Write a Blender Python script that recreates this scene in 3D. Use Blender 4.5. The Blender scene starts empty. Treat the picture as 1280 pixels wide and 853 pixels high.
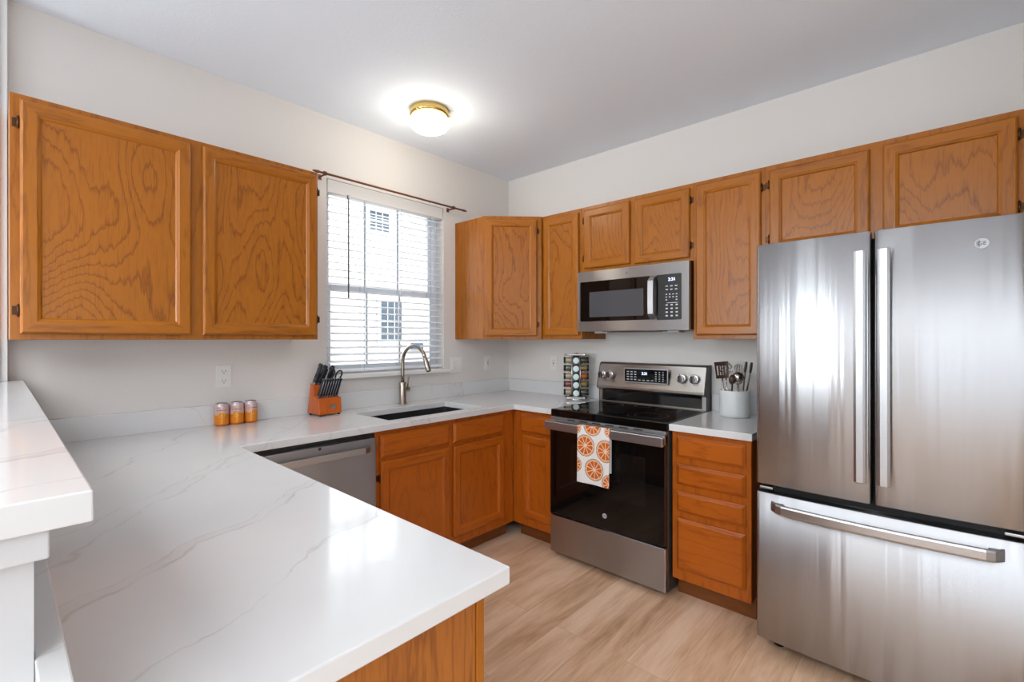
import bpy, bmesh, math, random
from mathutils import Vector, Matrix
random.seed(7)
scene = bpy.context.scene
PI = math.pi

# ------------------------------------------------------------------ camera
cam_d = bpy.data.cameras.new('camera')
cam = bpy.data.objects.new('camera', cam_d)
scene.collection.objects.link(cam)
CX, CY, CZ = -3.002, -2.785, 1.355
cam.location = (CX, CY, CZ)
cam.rotation_euler = (PI/2, math.radians(0.05), math.radians(42.457 - 90))
cam_d.sensor_width = 36
cam_d.lens = 588.03/1280*36
cam_d.shift_y = -(426.5 - 424.16)/1280
cam_d.clip_start = 0.02
scene.camera = cam

# ------------------------------------------------------------------ light and exposure
scene.view_settings.view_transform = 'Standard'
scene.view_settings.look = 'None'
scene.view_settings.gamma = 1
scene.view_settings.use_curve_mapping = False
scene.view_settings.exposure = 0.80
try:
    scene.cycles.use_denoising = True
    scene.cycles.max_bounces = 12
    scene.cycles.diffuse_bounces = 6
    scene.cycles.glossy_bounces = 6
    scene.cycles.sample_clamp_indirect = 8
except Exception:
    pass
w = bpy.data.worlds.new('world'); scene.world = w
w.use_nodes = True
bg = w.node_tree.nodes['Background']
bg.inputs[0].default_value = (0.80, 0.89, 1.0, 1)
bg.inputs[1].default_value = 1.2

def area_light(name, loc, rot, sx, sy, power, col):
    d = bpy.data.lights.new(name, 'AREA'); d.shape = 'RECTANGLE'
    d.size = sx; d.size_y = sy; d.energy = power; d.color = col
    o = bpy.data.objects.new(name, d); o.location = loc; o.rotation_euler = rot
    scene.collection.objects.link(o)
    return o
# daylight through the two glazed openings of the living room behind the camera and through the kitchen window
area_light('daylight_patio', (-7.45, -4.1, 1.12), (0, -PI/2, 0), 2.1, 2.5, 35, (0.90, 0.96, 1.0))
area_light('daylight_front', (-4.1, -6.75, 1.45), (PI/2, 0, 0), 3.4, 1.7, 20, (0.88, 0.95, 1.0))
# broad fill light added out of view over the living room, like bounced flash
area_light('living_room_fill_light', (-5.2, -2.8, 2.66), (0, 0, 0), 3.0, 4.6, 96, (0.95, 0.975, 1.0))
area_light('side_fill_light', (-7.45, -.75, 1.5), (0, -PI/2, 0), 1.6, 1.1, 85, (0.90, 0.96, 1.0))  # fill lamp behind an added window: side light and refrigerator highlight
area_light('daylight_kitchen', (-1.19, 0.55, 1.72), (-PI/2, 0, 0), 0.9, 1.1, 6, (0.93, 0.97, 1.0))
sun_d = bpy.data.lights.new('sun', 'SUN'); sun_d.energy = 2.4; sun_d.angle = 0.01; sun_d.color = (1.0, 0.97, 0.92)
sun = bpy.data.objects.new('sun', sun_d); sun.rotation_euler = (math.radians(40), 0, math.radians(35))
scene.collection.objects.link(sun)

# ------------------------------------------------------------------ materials
def lin(c):
    r = []
    for v in c:
        v = v/255
        r.append(v/12.92 if v <= 0.04045 else ((v+0.055)/1.055)**2.4)
    return (*r, 1)

def nodes(name):
    m = bpy.data.materials.new(name); m.use_nodes = True
    nt = m.node_tree; b = nt.nodes['Principled BSDF']
    return m, nt, b

def simple(name, col, rough=0.5, metal=0, noise=0.0, nscale=200, spec=None, coat=0, bump=0):
    m, nt, b = nodes(name)
    b.inputs['Base Color'].default_value = lin(col)
    b.inputs['Roughness'].default_value = rough
    b.inputs['Metallic'].default_value = metal
    if spec is not None: b.inputs['Specular IOR Level'].default_value = spec
    if coat: b.inputs['Coat Weight'].default_value = coat; b.inputs['Coat Roughness'].default_value = 0.1
    if noise or bump:
        tc = nt.nodes.new('ShaderNodeTexCoord'); n = nt.nodes.new('ShaderNodeTexNoise')
        n.inputs['Scale'].default_value = nscale; n.inputs['Detail'].default_value = 3
        nt.links.new(tc.outputs['Object'], n.inputs['Vector'])
        if noise:
            mx = nt.nodes.new('ShaderNodeMix'); mx.data_type = 'RGBA'
            c = lin(col)
            mx.inputs[6].default_value = tuple(x*(1-noise) for x in c[:3])+(1,)
            mx.inputs[7].default_value = tuple(min(1, x*(1+noise)) for x in c[:3])+(1,)
            nt.links.new(n.outputs['Fac'], mx.inputs[0]); nt.links.new(mx.outputs[2], b.inputs['Base Color'])
        if bump:
            bp = nt.nodes.new('ShaderNodeBump'); bp.inputs['Strength'].default_value = bump; bp.inputs['Distance'].default_value = 0.002
            nt.links.new(n.outputs['Fac'], bp.inputs['Height']); nt.links.new(bp.outputs['Normal'], b.inputs['Normal'])
    return m

def math_node(nt, op, a, b=None, c=None):
    n = nt.nodes.new('ShaderNodeMath'); n.operation = op
    for i, v in enumerate((a, b, c)):
        if v is None: continue
        if isinstance(v, (int, float)): n.inputs[i].default_value = v
        else: nt.links.new(v, n.inputs[i])
    return n.outputs[0]

def ramp(nt, fac, stops):
    r = nt.nodes.new('ShaderNodeValToRGB'); e = r.color_ramp.elements
    e[0].position = stops[0][0]; e[0].color = stops[0][1]
    e[1].position = stops[-1][0]; e[1].color = stops[-1][1]
    for p, c in stops[1:-1]:
        x = e.new(p); x.color = c
    nt.links.new(fac, r.inputs[0]); return r.outputs[0]

def oak(name, base, dark, axis='Z', rings=9, stretch=(2.6, 2.6, 0.75), contrast=1.0, rough=0.33, offs=(0, 0, 0)):
    """stained oak: growth rings are contour lines of a stretched noise, plus pores along the grain"""
    m, nt, b = nodes(name)
    tc = nt.nodes.new('ShaderNodeTexCoord'); oi = nt.nodes.new('ShaderNodeObjectInfo')
    add = nt.nodes.new('ShaderNodeVectorMath'); add.operation = 'ADD'
    mul = nt.nodes.new('ShaderNodeVectorMath'); mul.operation = 'SCALE'
    comb = nt.nodes.new('ShaderNodeCombineXYZ')
    r1 = math_node(nt, 'MULTIPLY', oi.outputs['Random'], 37.0)
    r2 = math_node(nt, 'MULTIPLY', oi.outputs['Random'], 91.0)
    nt.links.new(r1, comb.inputs[0]); nt.links.new(r2, comb.inputs[2]); nt.links.new(r1, comb.inputs[1])
    nt.links.new(tc.outputs['Object'], add.inputs[0]); nt.links.new(comb.outputs[0], add.inputs[1])
    mp = nt.nodes.new('ShaderNodeMapping'); nt.links.new(add.outputs[0], mp.inputs[0])
    s = stretch
    if axis == 'X': s = (stretch[2], stretch[1], stretch[0])
    if axis == 'Y': s = (stretch[0], stretch[2], stretch[1])
    mp.inputs['Scale'].default_value = s
    mp.inputs['Location'].default_value = offs
    n = nt.nodes.new('ShaderNodeTexNoise'); n.inputs['Scale'].default_value = 1.0; n.inputs['Detail'].default_value = 2.0
    n.inputs['Roughness'].default_value = 0.35
    nt.links.new(mp.outputs[0], n.inputs['Vector'])
    # jagged ring edges
    mp2 = nt.nodes.new('ShaderNodeMapping'); nt.links.new(add.outputs[0], mp2.inputs[0])
    k = {'Z': (70, 70, 9), 'X': (9, 70, 70), 'Y': (70, 9, 70)}[axis]
    mp2.inputs['Scale'].default_value = k
    n2 = nt.nodes.new('ShaderNodeTexNoise'); n2.inputs['Scale'].default_value = 1.0; n2.inputs['Detail'].default_value = 2.0
    nt.links.new(mp2.outputs[0], n2.inputs['Vector'])
    v = math_node(nt, 'MULTIPLY', n.outputs['Fac'], float(rings)*2.2)
    v = math_node(nt, 'ADD', v, math_node(nt, 'MULTIPLY', n2.outputs['Fac'], 0.9))
    fr = math_node(nt, 'FRACT', v)
    ring = ramp(nt, fr, [(0.0, (0, 0, 0, 1)), (0.70, (0.12, 0.12, 0.12, 1)), (0.90, (1, 1, 1, 1)), (1.0, (0, 0, 0, 1))])
    # fine pores
    mp3 = nt.nodes.new('ShaderNodeMapping'); nt.links.new(add.outputs[0], mp3.inputs[0])
    k = {'Z': (420, 420, 14), 'X': (14, 420, 420), 'Y': (420, 14, 420)}[axis]
    mp3.inputs['Scale'].default_value = k
    n3 = nt.nodes.new('ShaderNodeTexNoise'); n3.inputs['Scale'].default_value = 1.0; n3.inputs['Detail'].default_value = 1.0
    nt.links.new(mp3.outputs[0], n3.inputs['Vector'])
    pore = ramp(nt, n3.outputs['Fac'], [(0.30, (1, 1, 1, 1)), (0.47, (0, 0, 0, 1))])
    mix = nt.nodes.new('ShaderNodeMix'); mix.data_type = 'RGBA'
    mix.inputs[6].default_value = lin(base); mix.inputs[7].default_value = lin(dark)
    f = math_node(nt, 'ADD', math_node(nt, 'MULTIPLY', ring, 0.62*contrast), math_node(nt, 'MULTIPLY', pore, 0.30*contrast))
    f = math_node(nt, 'ADD', f, math_node(nt, 'MULTIPLY', math_node(nt, 'SUBTRACT', n2.outputs['Fac'], 0.5), 0.6*contrast))
    f = math_node(nt, 'ADD', f, math_node(nt, 'MULTIPLY', math_node(nt, 'SUBTRACT', oi.outputs['Random'], 0.5), 0.16))
    nt.links.new(f, mix.inputs[0]); mix.clamp_factor = True
    nt.links.new(mix.outputs[2], b.inputs['Base Color'])
    b.inputs['Roughness'].default_value = rough
    b.inputs['Specular IOR Level'].default_value = 0.35
    b.inputs['Coat Weight'].default_value = 0.12; b.inputs['Coat Roughness'].default_value = 0.2
    bp = nt.nodes.new('ShaderNodeBump'); bp.inputs['Strength'].default_value = 0.12; bp.inputs['Distance'].default_value = 0.001
    nt.links.new(pore, bp.inputs['Height']); bp.invert = True
    nt.links.new(bp.outputs['Normal'], b.inputs['Normal'])
    return m

UB, UD = (164, 95, 8), (110, 54, 0)
LB, LD = (176, 90, 18), (122, 50, 8)
oak_v = oak('oak_upper_stiles', UB, UD, 'Z', 3, (9, 9, .9), .8)
oak_h = oak('oak_upper_rails', UB, UD, 'X', 3, (9, 9, .9), .8)
oak_p = oak('oak_upper_panel', UB, UD, 'Z', 17, (2.3, 2.3, 0.9), 1.05)
oak_lv = oak('oak_lower_stiles', LB, LD, 'Z', 3, (9, 9, .9), .7)
oak_lh = oak('oak_lower_rails', LB, LD, 'X', 4, (6, 6, .8), .7)
oak_lp = oak('oak_lower_panel', LB, LD, 'Z', 6, (3.5, 3.5, 0.8), .6)
oak_end = oak('oak_end_panel', (166, 98, 34), (116, 62, 18), 'Z', 8, (4.5, 4.5, 0.55), 1.0)
oak_toe = oak('oak_toe_kick', (122, 70, 30), (88, 46, 18), 'X', 4, (6, 6, .8), .8)

# walls and ceiling: painted drywall with a light orange-peel texture
def drywall(name, col, scale=160, bump=0.12):
    return simple(name, col, 0.85, bump=bump, nscale=scale, noise=0.012)
wall_m = drywall('warm_white_wall_paint', (221, 217, 213))
ceil_m = drywall('ceiling_paint', (233, 242, 252), 90, 0.35)
trim_m = simple('white_trim_paint', (232, 231, 229), 0.4)
apron_m = simple('satin_white_paint', (200, 200, 201), 0.5)

def quartz():
    m, nt, b = nodes('white_veined_quartz')
    tc = nt.nodes.new('ShaderNodeTexCoord'); geo = nt.nodes.new('ShaderNodeNewGeometry')
    sep = nt.nodes.new('ShaderNodeSeparateXYZ'); nt.links.new(geo.outputs['Position'], sep.inputs[0])
    X, Y, Z = sep.outputs
    n = nt.nodes.new('ShaderNodeTexNoise'); n.inputs['Scale'].default_value = 3.2; n.inputs['Detail'].default_value = 6
    nt.links.new(geo.outputs['Position'], n.inputs['Vector'])
    n2 = nt.nodes.new('ShaderNodeTexNoise'); n2.inputs['Scale'].default_value = 14; n2.inputs['Detail'].default_value = 4
    nt.links.new(geo.outputs['Position'], n2.inputs['Vector'])
    wob = math_node(nt, 'ADD', math_node(nt, 'MULTIPLY', math_node(nt, 'SUBTRACT', n.outputs['Fac'], .5), 0.26),
                    math_node(nt, 'MULTIPLY', math_node(nt, 'SUBTRACT', n2.outputs['Fac'], .5), 0.035))
    def vein(ax, ay, az, c, width, strength):
        v = math_node(nt, 'ADD', math_node(nt, 'MULTIPLY', X, ax), math_node(nt, 'MULTIPLY', Y, ay))
        v = math_node(nt, 'ADD', v, math_node(nt, 'MULTIPLY', Z, az))
        v = math_node(nt, 'ADD', v, wob); v = math_node(nt, 'ADD', v, c)
        v = math_node(nt, 'ABSOLUTE', v)
        v = math_node(nt, 'SUBTRACT', 1.0, math_node(nt, 'DIVIDE', v, width))
        v = math_node(nt, 'MAXIMUM', v, 0.0)
        mod = ramp(nt, n2.outputs['Fac'], [(0.35, (.25, .25, .25, 1)), (0.6, (1, 1, 1, 1))])
        return math_node(nt, 'MULTIPLY', math_node(nt, 'MULTIPLY', v, mod), strength*.75)
    fac = None
    # (direction of the vein line, offset) on the peninsula and along the walls
    V = [(-.60, .80, 0, -.33, .009, .85), (-.60, .80, 0, -.365, .006, .6), (-.60, .80, 0, -.347, .03, .22),
         (-.42, .91, 0, .60, .005, .7), (-.70, .71, 0, -1.10, .006, .5),
         (-.75, .60, .5, -1.75, .010, .5), (-.5, .85, .4, -.78, .006, .4), (.75, .60, .5, 0.05, .007, .5),
         (.7, .5, .6, 1.05, .008, .5), (-.8, .5, .7, -2.45, .010, .55), (-.35, .93, 0.3, 1.02, .006, .4)]
    for a in V:
        x = vein(*a)
        fac = x if fac is None else math_node(nt, 'MAXIMUM', fac, x)
    cloud = math_node(nt, 'MULTIPLY', math_node(nt, 'SUBTRACT', n.outputs['Fac'], .45), 0.25)
    fac = math_node(nt, 'MAXIMUM', fac, cloud)
    mix = nt.nodes.new('ShaderNodeMix'); mix.data_type = 'RGBA'; mix.clamp_factor = True
    nt.links.new(fac, mix.inputs[0])
    mix.inputs[6].default_value = lin((217, 217, 217)); mix.inputs[7].default_value = lin((174, 172, 170))
    nt.links.new(mix.outputs[2], b.inputs['Base Color'])
    b.inputs['Roughness'].default_value = 0.10
    b.inputs['IOR'].default_value = 1.55
    return m
quartz_m = quartz()

def floor_mat():
    m, nt, b = nodes('light_oak_vinyl_planks')
    geo = nt.nodes.new('ShaderNodeNewGeometry')
    br = nt.nodes.new('ShaderNodeTexBrick'); br.offset = 0.37; br.offset_frequency = 2
    br.inputs['Scale'].default_value = 1.0; br.inputs['Brick Width'].default_value = 1.22; br.inputs['Row Height'].default_value = 0.18
    br.inputs['Mortar Size'].default_value = 0.0009; br.inputs['Mortar Smooth'].default_value = 0.2; br.inputs['Bias'].default_value = 0
    br.inputs['Color1'].default_value = (0, 0, 0, 1); br.inputs['Color2'].default_value = (1, 1, 1, 1); br.inputs['Mortar'].default_value = (0.5, .5, .5, 1)
    nt.links.new(geo.outputs['Position'], br.inputs['Vector'])
    sc = nt.nodes.new('ShaderNodeVectorMath'); sc.operation = 'SCALE'; sc.inputs['Scale'].default_value = 17.0
    nt.links.new(br.outputs['Color'], sc.inputs[0])
    ad = nt.nodes.new('ShaderNodeVectorMath'); ad.operation = 'ADD'
    nt.links.new(geo.outputs['Position'], ad.inputs[0]); nt.links.new(sc.outputs[0], ad.inputs[1])
    def noise(scale, det, rough=.5):
        mp = nt.nodes.new('ShaderNodeMapping'); mp.inputs['Scale'].default_value = scale
        nt.links.new(ad.outputs[0], mp.inputs[0])
        n = nt.nodes.new('ShaderNodeTexNoise'); n.inputs['Scale'].default_value = 1; n.inputs['Detail'].default_value = det
        n.inputs['Roughness'].default_value = rough; n.inputs['Distortion'].default_value = 0.4
        nt.links.new(mp.outputs[0], n.inputs['Vector']); return n.outputs['Fac']
    a = noise((1.6, 9, 9), 4, .55); c = noise((7, 90, 90), 3, .6)
    f = math_node(nt, 'ADD', math_node(nt, 'MULTIPLY', a, .75), math_node(nt, 'MULTIPLY', c, .28))
    sp = nt.nodes.new('ShaderNodeSeparateColor'); nt.links.new(br.outputs['Color'], sp.inputs[0])
    f = math_node(nt, 'ADD', f, math_node(nt, 'MULTIPLY', math_node(nt, 'SUBTRACT', sp.outputs[0], .5), .10))
    col = ramp(nt, f, [(0.28, lin((176, 134, 100))), (0.46, lin((218, 178, 144))), (0.60, lin((236, 201, 170))), (0.8, lin((244, 215, 189)))])
    mx = nt.nodes.new('ShaderNodeMix'); mx.data_type = 'RGBA'
    nt.links.new(math_node(nt, 'MULTIPLY', br.outputs['Fac'], .45), mx.inputs[0]); nt.links.new(col, mx.inputs[6]); mx.inputs[7].default_value = lin((110, 78, 56))
    nt.links.new(mx.outputs[2], b.inputs['Base Color'])
    b.inputs['Roughness'].default_value = 0.42
    bp = nt.nodes.new('ShaderNodeBump'); bp.inputs['Strength'].default_value = 0.15; bp.inputs['Distance'].default_value = 0.001
    nt.links.new(c, bp.inputs['Height']); nt.links.new(bp.outputs['Normal'], b.inputs['Normal'])
    return m
floor_m = floor_mat()

def steel(name, col=(186, 184, 183), rough=0.27, aniso=0.85, rot=0.0, grain=0.03, axis='H'):
    m, nt, b = nodes(name)
    b.inputs['Metallic'].default_value = 1
    b.inputs['Roughness'].default_value = rough
    b.inputs['Anisotropic'].default_value = aniso
    b.inputs['Anisotropic Rotation'].default_value = rot
    tg = nt.nodes.new('ShaderNodeTangent'); tg.direction_type = 'RADIAL'; tg.axis = 'Z'
    nt.links.new(tg.outputs[0], b.inputs['Tangent'])
    tc = nt.nodes.new('ShaderNodeTexCoord'); mp = nt.nodes.new('ShaderNodeMapping')
    mp.inputs['Scale'].default_value = (3, 3, 900) if axis == 'H' else (900, 900, 3)
    nt.links.new(tc.outputs['Object'], mp.inputs[0])
    n = nt.nodes.new('ShaderNodeTexNoise'); n.inputs['Scale'].default_value = 1; n.inputs['Detail'].default_value = 2
    nt.links.new(mp.outputs[0], n.inputs['Vector'])
    c = lin(col); mx = nt.nodes.new('ShaderNodeMix'); mx.data_type = 'RGBA'
    mx.inputs[6].default_value = tuple(x*(1-grain*2) for x in c[:3])+(1,); mx.inputs[7].default_value = tuple(x*(1+grain*2) for x in c[:3])+(1,)
    nt.links.new(n.outputs['Fac'], mx.inputs[0]); nt.links.new(mx.outputs[2], b.inputs['Base Color'])
    return m
steel_m = steel('brushed_stainless_steel', (180, 178, 178), 0.34, 1.0, 0.25)
steel_bar = steel('satin_steel_bar', (182, 182, 184), 0.34, 0.3, 0.0)
steel_dw = steel('dishwasher_steel', (176, 176, 180), 0.34, 1.0, 0.25)
sink_m = steel('sink_steel', (150, 150, 152), 0.25, 0.3, 0.0)
nickel_m = simple('brushed_nickel', (168, 158, 146), 0.24, 1)
chrome_m = simple('polished_chrome', (220, 220, 220), 0.07, 1)
brass_m = simple('polished_brass', (212, 180, 110), 0.2, 1)
alu_m = simple('aluminium', (200, 200, 202), 0.25, 1)
bronze_m = simple('dark_bronze', (84, 56, 36), 0.35, 0.85)
rod_m = simple('brown_rod_finish', (112, 64, 40), 0.4, 0.2)
black_gloss = simple('black_glass', (10, 10, 11), 0.04, spec=0.5)
black_glass2 = simple('oven_window_glass', (22, 19, 18), 0.05)
black_plastic = simple('black_plastic', (22, 22, 23), 0.38)
dark_gasket = simple('dark_gasket', (12, 12, 13), 0.6)
dark_side = simple('dark_grey_painted_steel', (52, 50, 49), 0.45)
white_plastic = simple('white_plastic', (228, 226, 222), 0.35)
blind_m = simple('white_blind_slats', (236, 238, 242), 0.5)
blind_m.node_tree.nodes['Principled BSDF'].inputs['Subsurface Weight'].default_value = 0.0
valance_m = simple('white_headrail', (222, 221, 220), 0.55)
vinyl_m = simple('white_vinyl_frame', (226, 230, 236), 0.35)
wand_m = simple('clear_grey_wand', (110, 112, 118), 0.25)
mark_m = simple('printed_marks', (196, 200, 206), 0.5)
crock_m = simple('white_glazed_stoneware', (214, 216, 216), 0.35, noise=.02, nscale=30, bump=.2)
block_m = oak('knife_block_wood', (196, 96, 34), (160, 68, 18), 'Z', 3, (9, 9, .9), .6, 0.3)
towel_back = simple('white_cotton', (226, 224, 222), 0.95)
siding_m = simple('cream_siding', (236, 228, 222), 0.8)
grey_glass = simple('neighbour_window_glass', (92, 104, 116), 0.08)
ground_m = simple('pale_concrete_ground', (190, 188, 184), 0.9, noise=.05, nscale=2)

def display_mat(name, col, strength):
    m, nt, b = nodes(name)
    b.inputs['Base Color'].default_value = lin(col)
    b.inputs['Emission Color'].default_value = lin(col); b.inputs['Emission Strength'].default_value = strength
    return m
digit_m = display_mat('lit_display_digits', (200, 215, 255), 2.0)

def thin_glass():
    m = bpy.data.materials.new('window_pane_glass'); m.use_nodes = True; nt = m.node_tree
    nt.nodes.clear()
    out = nt.nodes.new('ShaderNodeOutputMaterial'); mix = nt.nodes.new('ShaderNodeMixShader')
    tr = nt.nodes.new('ShaderNodeBsdfTransparent'); gl = nt.nodes.new('ShaderNodeBsdfGlossy'); fr = nt.nodes.new('ShaderNodeFresnel')
    tr.inputs[0].default_value = (.96, .97, .97, 1); gl.inputs['Roughness'].default_value = 0.01; fr.inputs[0].default_value = 1.45
    nt.links.new(fr.outputs[0], mix.inputs[0]); nt.links.new(tr.outputs[0], mix.inputs[1]); nt.links.new(gl.outputs[0], mix.inputs[2])
    nt.links.new(mix.outputs[0], out.inputs[0]); return m
glass_m = thin_glass()

def dome_mat():
    m, nt, b = nodes('lit_opal_glass')
    b.inputs['Base Color'].default_value = lin((250, 248, 240)); b.inputs['Roughness'].default_value = .3
    b.inputs['Emission Color'].default_value = lin((255, 246, 226)); b.inputs['Emission Strength'].default_value = 3.5
    return m
dome_m = dome_mat()

def vcol_mat(name, rough=.6, metal=0, bump=0):
    m, nt, b = nodes(name)
    a = nt.nodes.new('ShaderNodeVertexColor'); a.layer_name = 'print'
    nt.links.new(a.outputs[0], b.inputs['Base Color'])
    b.inputs['Roughness'].default_value = rough; b.inputs['Metallic'].default_value = metal
    if bump:
        tc = nt.nodes.new('ShaderNodeTexCoord'); n = nt.nodes.new('ShaderNodeTexNoise'); n.inputs['Scale'].default_value = 900
        nt.links.new(tc.outputs['Object'], n.inputs['Vector'])
        bp = nt.nodes.new('ShaderNodeBump'); bp.inputs['Strength'].default_value = bump; bp.inputs['Distance'].default_value = .001
        nt.links.new(n.outputs['Fac'], bp.inputs['Height']); nt.links.new(bp.outputs['Normal'], b.inputs['Normal'])
    return m
towel_m = vcol_mat('printed_cotton', .95, 0, .3)
can_m = vcol_mat('printed_can', .3, .25)

# ------------------------------------------------------------------ geometry helpers
def nb(): return bmesh.new()

def box(bm, x0, x1, y0, y1, z0, z1, mi=0):
    v = [bm.verts.new((x, y, z)) for x in (x0, x1) for y in (y0, y1) for z in (z0, z1)]
    for q in ((0, 1, 3, 2), (4, 6, 7, 5), (0, 4, 5, 1), (2, 3, 7, 6), (0, 2, 6, 4), (1, 5, 7, 3)):
        f = bm.faces.new([v[i] for i in q]); f.material_index = mi
    return v

def _basis(d):
    d = d.normalized(); a = Vector((0, 0, 1)) if abs(d.z) < .9 else Vector((1, 0, 0))
    u = d.cross(a).normalized(); return u, d.cross(u).normalized()

def cyl(bm, p0, p1, r0, r1=None, seg=20, mi=0, caps=True):
    p0, p1 = Vector(p0), Vector(p1); r1 = r0 if r1 is None else r1
    u, v = _basis(p1-p0); R = []
    for p, r in ((p0, r0), (p1, r1)):
        R.append([bm.verts.new(p+u*r*math.cos(2*PI*i/seg)+v*r*math.sin(2*PI*i/seg)) for i in range(seg)])
    for i in range(seg):
        j = (i+1) % seg
        f = bm.faces.new((R[0][i], R[0][j], R[1][j], R[1][i])); f.material_index = mi; f.smooth = True
    if caps:
        f = bm.faces.new(R[0][::-1]); f.material_index = mi
        f = bm.faces.new(R[1]); f.material_index = mi

def tube(bm, pts, r, seg=14, mi=0, caps=True):
    pts = [Vector(p) for p in pts]; rs = r if isinstance(r, (list, tuple)) else [r]*len(pts)
    u, v = _basis(pts[1]-pts[0]); prev = None; rings = []
    for i, p in enumerate(pts):
        t = (pts[min(i+1, len(pts)-1)]-pts[max(i-1, 0)]).normalized()
        if prev is not None:
            ax = prev.cross(t)
            if ax.length > 1e-6:
                M = Matrix.Rotation(prev.angle(t), 3, ax.normalized()); u = M @ u; v = M @ v
        prev = t
        rings.append([bm.verts.new(p+(u*math.cos(2*PI*k/seg)+v*math.sin(2*PI*k/seg))*rs[i]) for k in range(seg)])
    for a, b_ in zip(rings, rings[1:]):
        for k in range(seg):
            j = (k+1) % seg; f = bm.faces.new((a[k], a[j], b_[j], b_[k])); f.smooth = True; f.material_index = mi
    if caps:
        f = bm.faces.new(rings[0][::-1]); f.material_index = mi
        f = bm.faces.new(rings[-1]); f.material_index = mi

def lathe(bm, prof, seg=32, mi=0, c=(0, 0, 0), smooth=True):
    rings = []
    for r, z in prof:
        if r < 1e-6: rings.append([bm.verts.new((c[0], c[1], c[2]+z))])
        else: rings.append([bm.verts.new((c[0]+r*math.cos(2*PI*k/seg), c[1]+r*math.sin(2*PI*k/seg), c[2]+z)) for k in range(seg)])
    for a, b_ in zip(rings, rings[1:]):
        for k in range(seg):
            j = (k+1) % seg
            if len(a) == 1 and len(b_) == 1: continue
            if len(a) == 1: vs = (a[0], b_[j], b_[k])
            elif len(b_) == 1: vs = (a[k], a[j], b_[0])
            else: vs = (a[k], a[j], b_[j], b_[k])
            f = bm.faces.new(vs); f.smooth = smooth; f.material_index = mi

def prism(bm, poly, z0, z1, mi=0, plane='XY'):
    """extrude a 2D polygon; plane XY -> along z, YZ -> along x, XZ -> along y"""
    def P(a, b_, c):
        return {'XY': (a, b_, c), 'YZ': (c, a, b_), 'XZ': (a, c, b_)}[plane]
    A = [bm.verts.new(P(a, b_, z0)) for a, b_ in poly]; B = [bm.verts.new(P(a, b_, z1)) for a, b_ in poly]
    n = len(poly)
    f = bm.faces.new(A[::-1]); f.material_index = mi
    f = bm.faces.new(B); f.material_index = mi
    for i in range(n):
        j = (i+1) % n; f = bm.faces.new((A[i], A[j], B[j], B[i])); f.material_index = mi

def grid_slab(bm, xs, ys, keep, z0, z1, mi=0, plane='XY'):
    """slab made of grid cells with some left out (openings)"""
    def P(a, b_, c): return {'XY': (a, b_, c), 'YZ': (c, a, b_), 'XZ': (a, c, b_)}[plane]
    cells = set((i, j) for i in range(len(xs)-1) for j in range(len(ys)-1)
                if keep((xs[i]+xs[i+1])/2, (ys[j]+ys[j+1])/2))
    vs = {}
    def V(i, j, k):
        if (i, j, k) not in vs: vs[(i, j, k)] = bm.verts.new(P(xs[i], ys[j], (z0, z1)[k]))
        return vs[(i, j, k)]
    for (i, j) in cells:
        for k in (0, 1):
            f = bm.faces.new((V(i, j, k), V(i+1, j, k), V(i+1, j+1, k), V(i, j+1, k))); f.material_index = mi
        for (di, dj, e) in ((-1, 0, ((i, j), (i, j+1))), (1, 0, ((i+1, j), (i+1, j+1))), (0, -1, ((i, j), (i+1, j))), (0, 1, ((i, j+1), (i+1, j+1)))):
            if (i+di, j+dj) not in cells:
                (a, b_), (c, d) = e
                f = bm.faces.new((V(a, b_, 0), V(c, d, 0), V(c, d, 1), V(a, b_, 1))); f.material_index = mi
    bmesh.ops.recalc_face_normals(bm, faces=bm.faces[:])
    bmesh.ops.dissolve_limit(bm, angle_limit=0.01, verts=bm.verts[:], edges=bm.edges[:])

def rrect(w, h, r, n=5, cx=0, cy=0):
    pts = []
    for sx, sy, a0 in ((1, 1, 0), (-1, 1, 90), (-1, -1, 180), (1, -1, 270)):
        for k in range(n+1):
            a = math.radians(a0+90*k/n); pts.append((cx+sx*(w/2-r)+r*math.cos(a), cy+sy*(h/2-r)+r*math.sin(a)))
    return pts

def mk(name, bm, mats, parent=None, bevel=0, seg=2, smooth=False, keep_world=False):
    """link the bmesh as ONE mesh object; geometry is in the parent's local frame"""
    bmesh.ops.recalc_face_normals(bm, faces=bm.faces[:])
    me = bpy.data.meshes.new(name); bm.to_mesh(me); bm.free()
    if smooth:
        for p in me.polygons: p.use_smooth = True
    for m in (mats if isinstance(mats, (list, tuple)) else [mats]): me.materials.append(m)
    o = bpy.data.objects.new(name, me); scene.collection.objects.link(o)
    if parent is not None: o.parent = parent
    if bevel:
        md = o.modifiers.new('bevel', 'BEVEL'); md.width = bevel; md.segments = seg; md.limit_method = 'ANGLE'; md.angle_limit = math.radians(40)
        md.harden_normals = False
    return o

def tag(o, label=None, cat=None, group=None, kind=None):
    if label: o['label'] = label
    if cat: o['category'] = cat
    if group: o['group'] = group
    if kind: o['kind'] = kind
    return o

def thing(name, label, cat, loc=(0, 0, 0), rz=0, group=None):
    o = bpy.data.objects.new(name, None); scene.collection.objects.link(o)
    o.location = loc; o.rotation_euler = (0, 0, math.radians(rz)); o.empty_display_size = .05
    return tag(o, label, cat, group)

def struct(name, bm, m, parent=None, bevel=0):
    o = mk(name, bm, m, parent, bevel)
    if parent is None: o['kind'] = 'structure'
    return o

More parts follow.
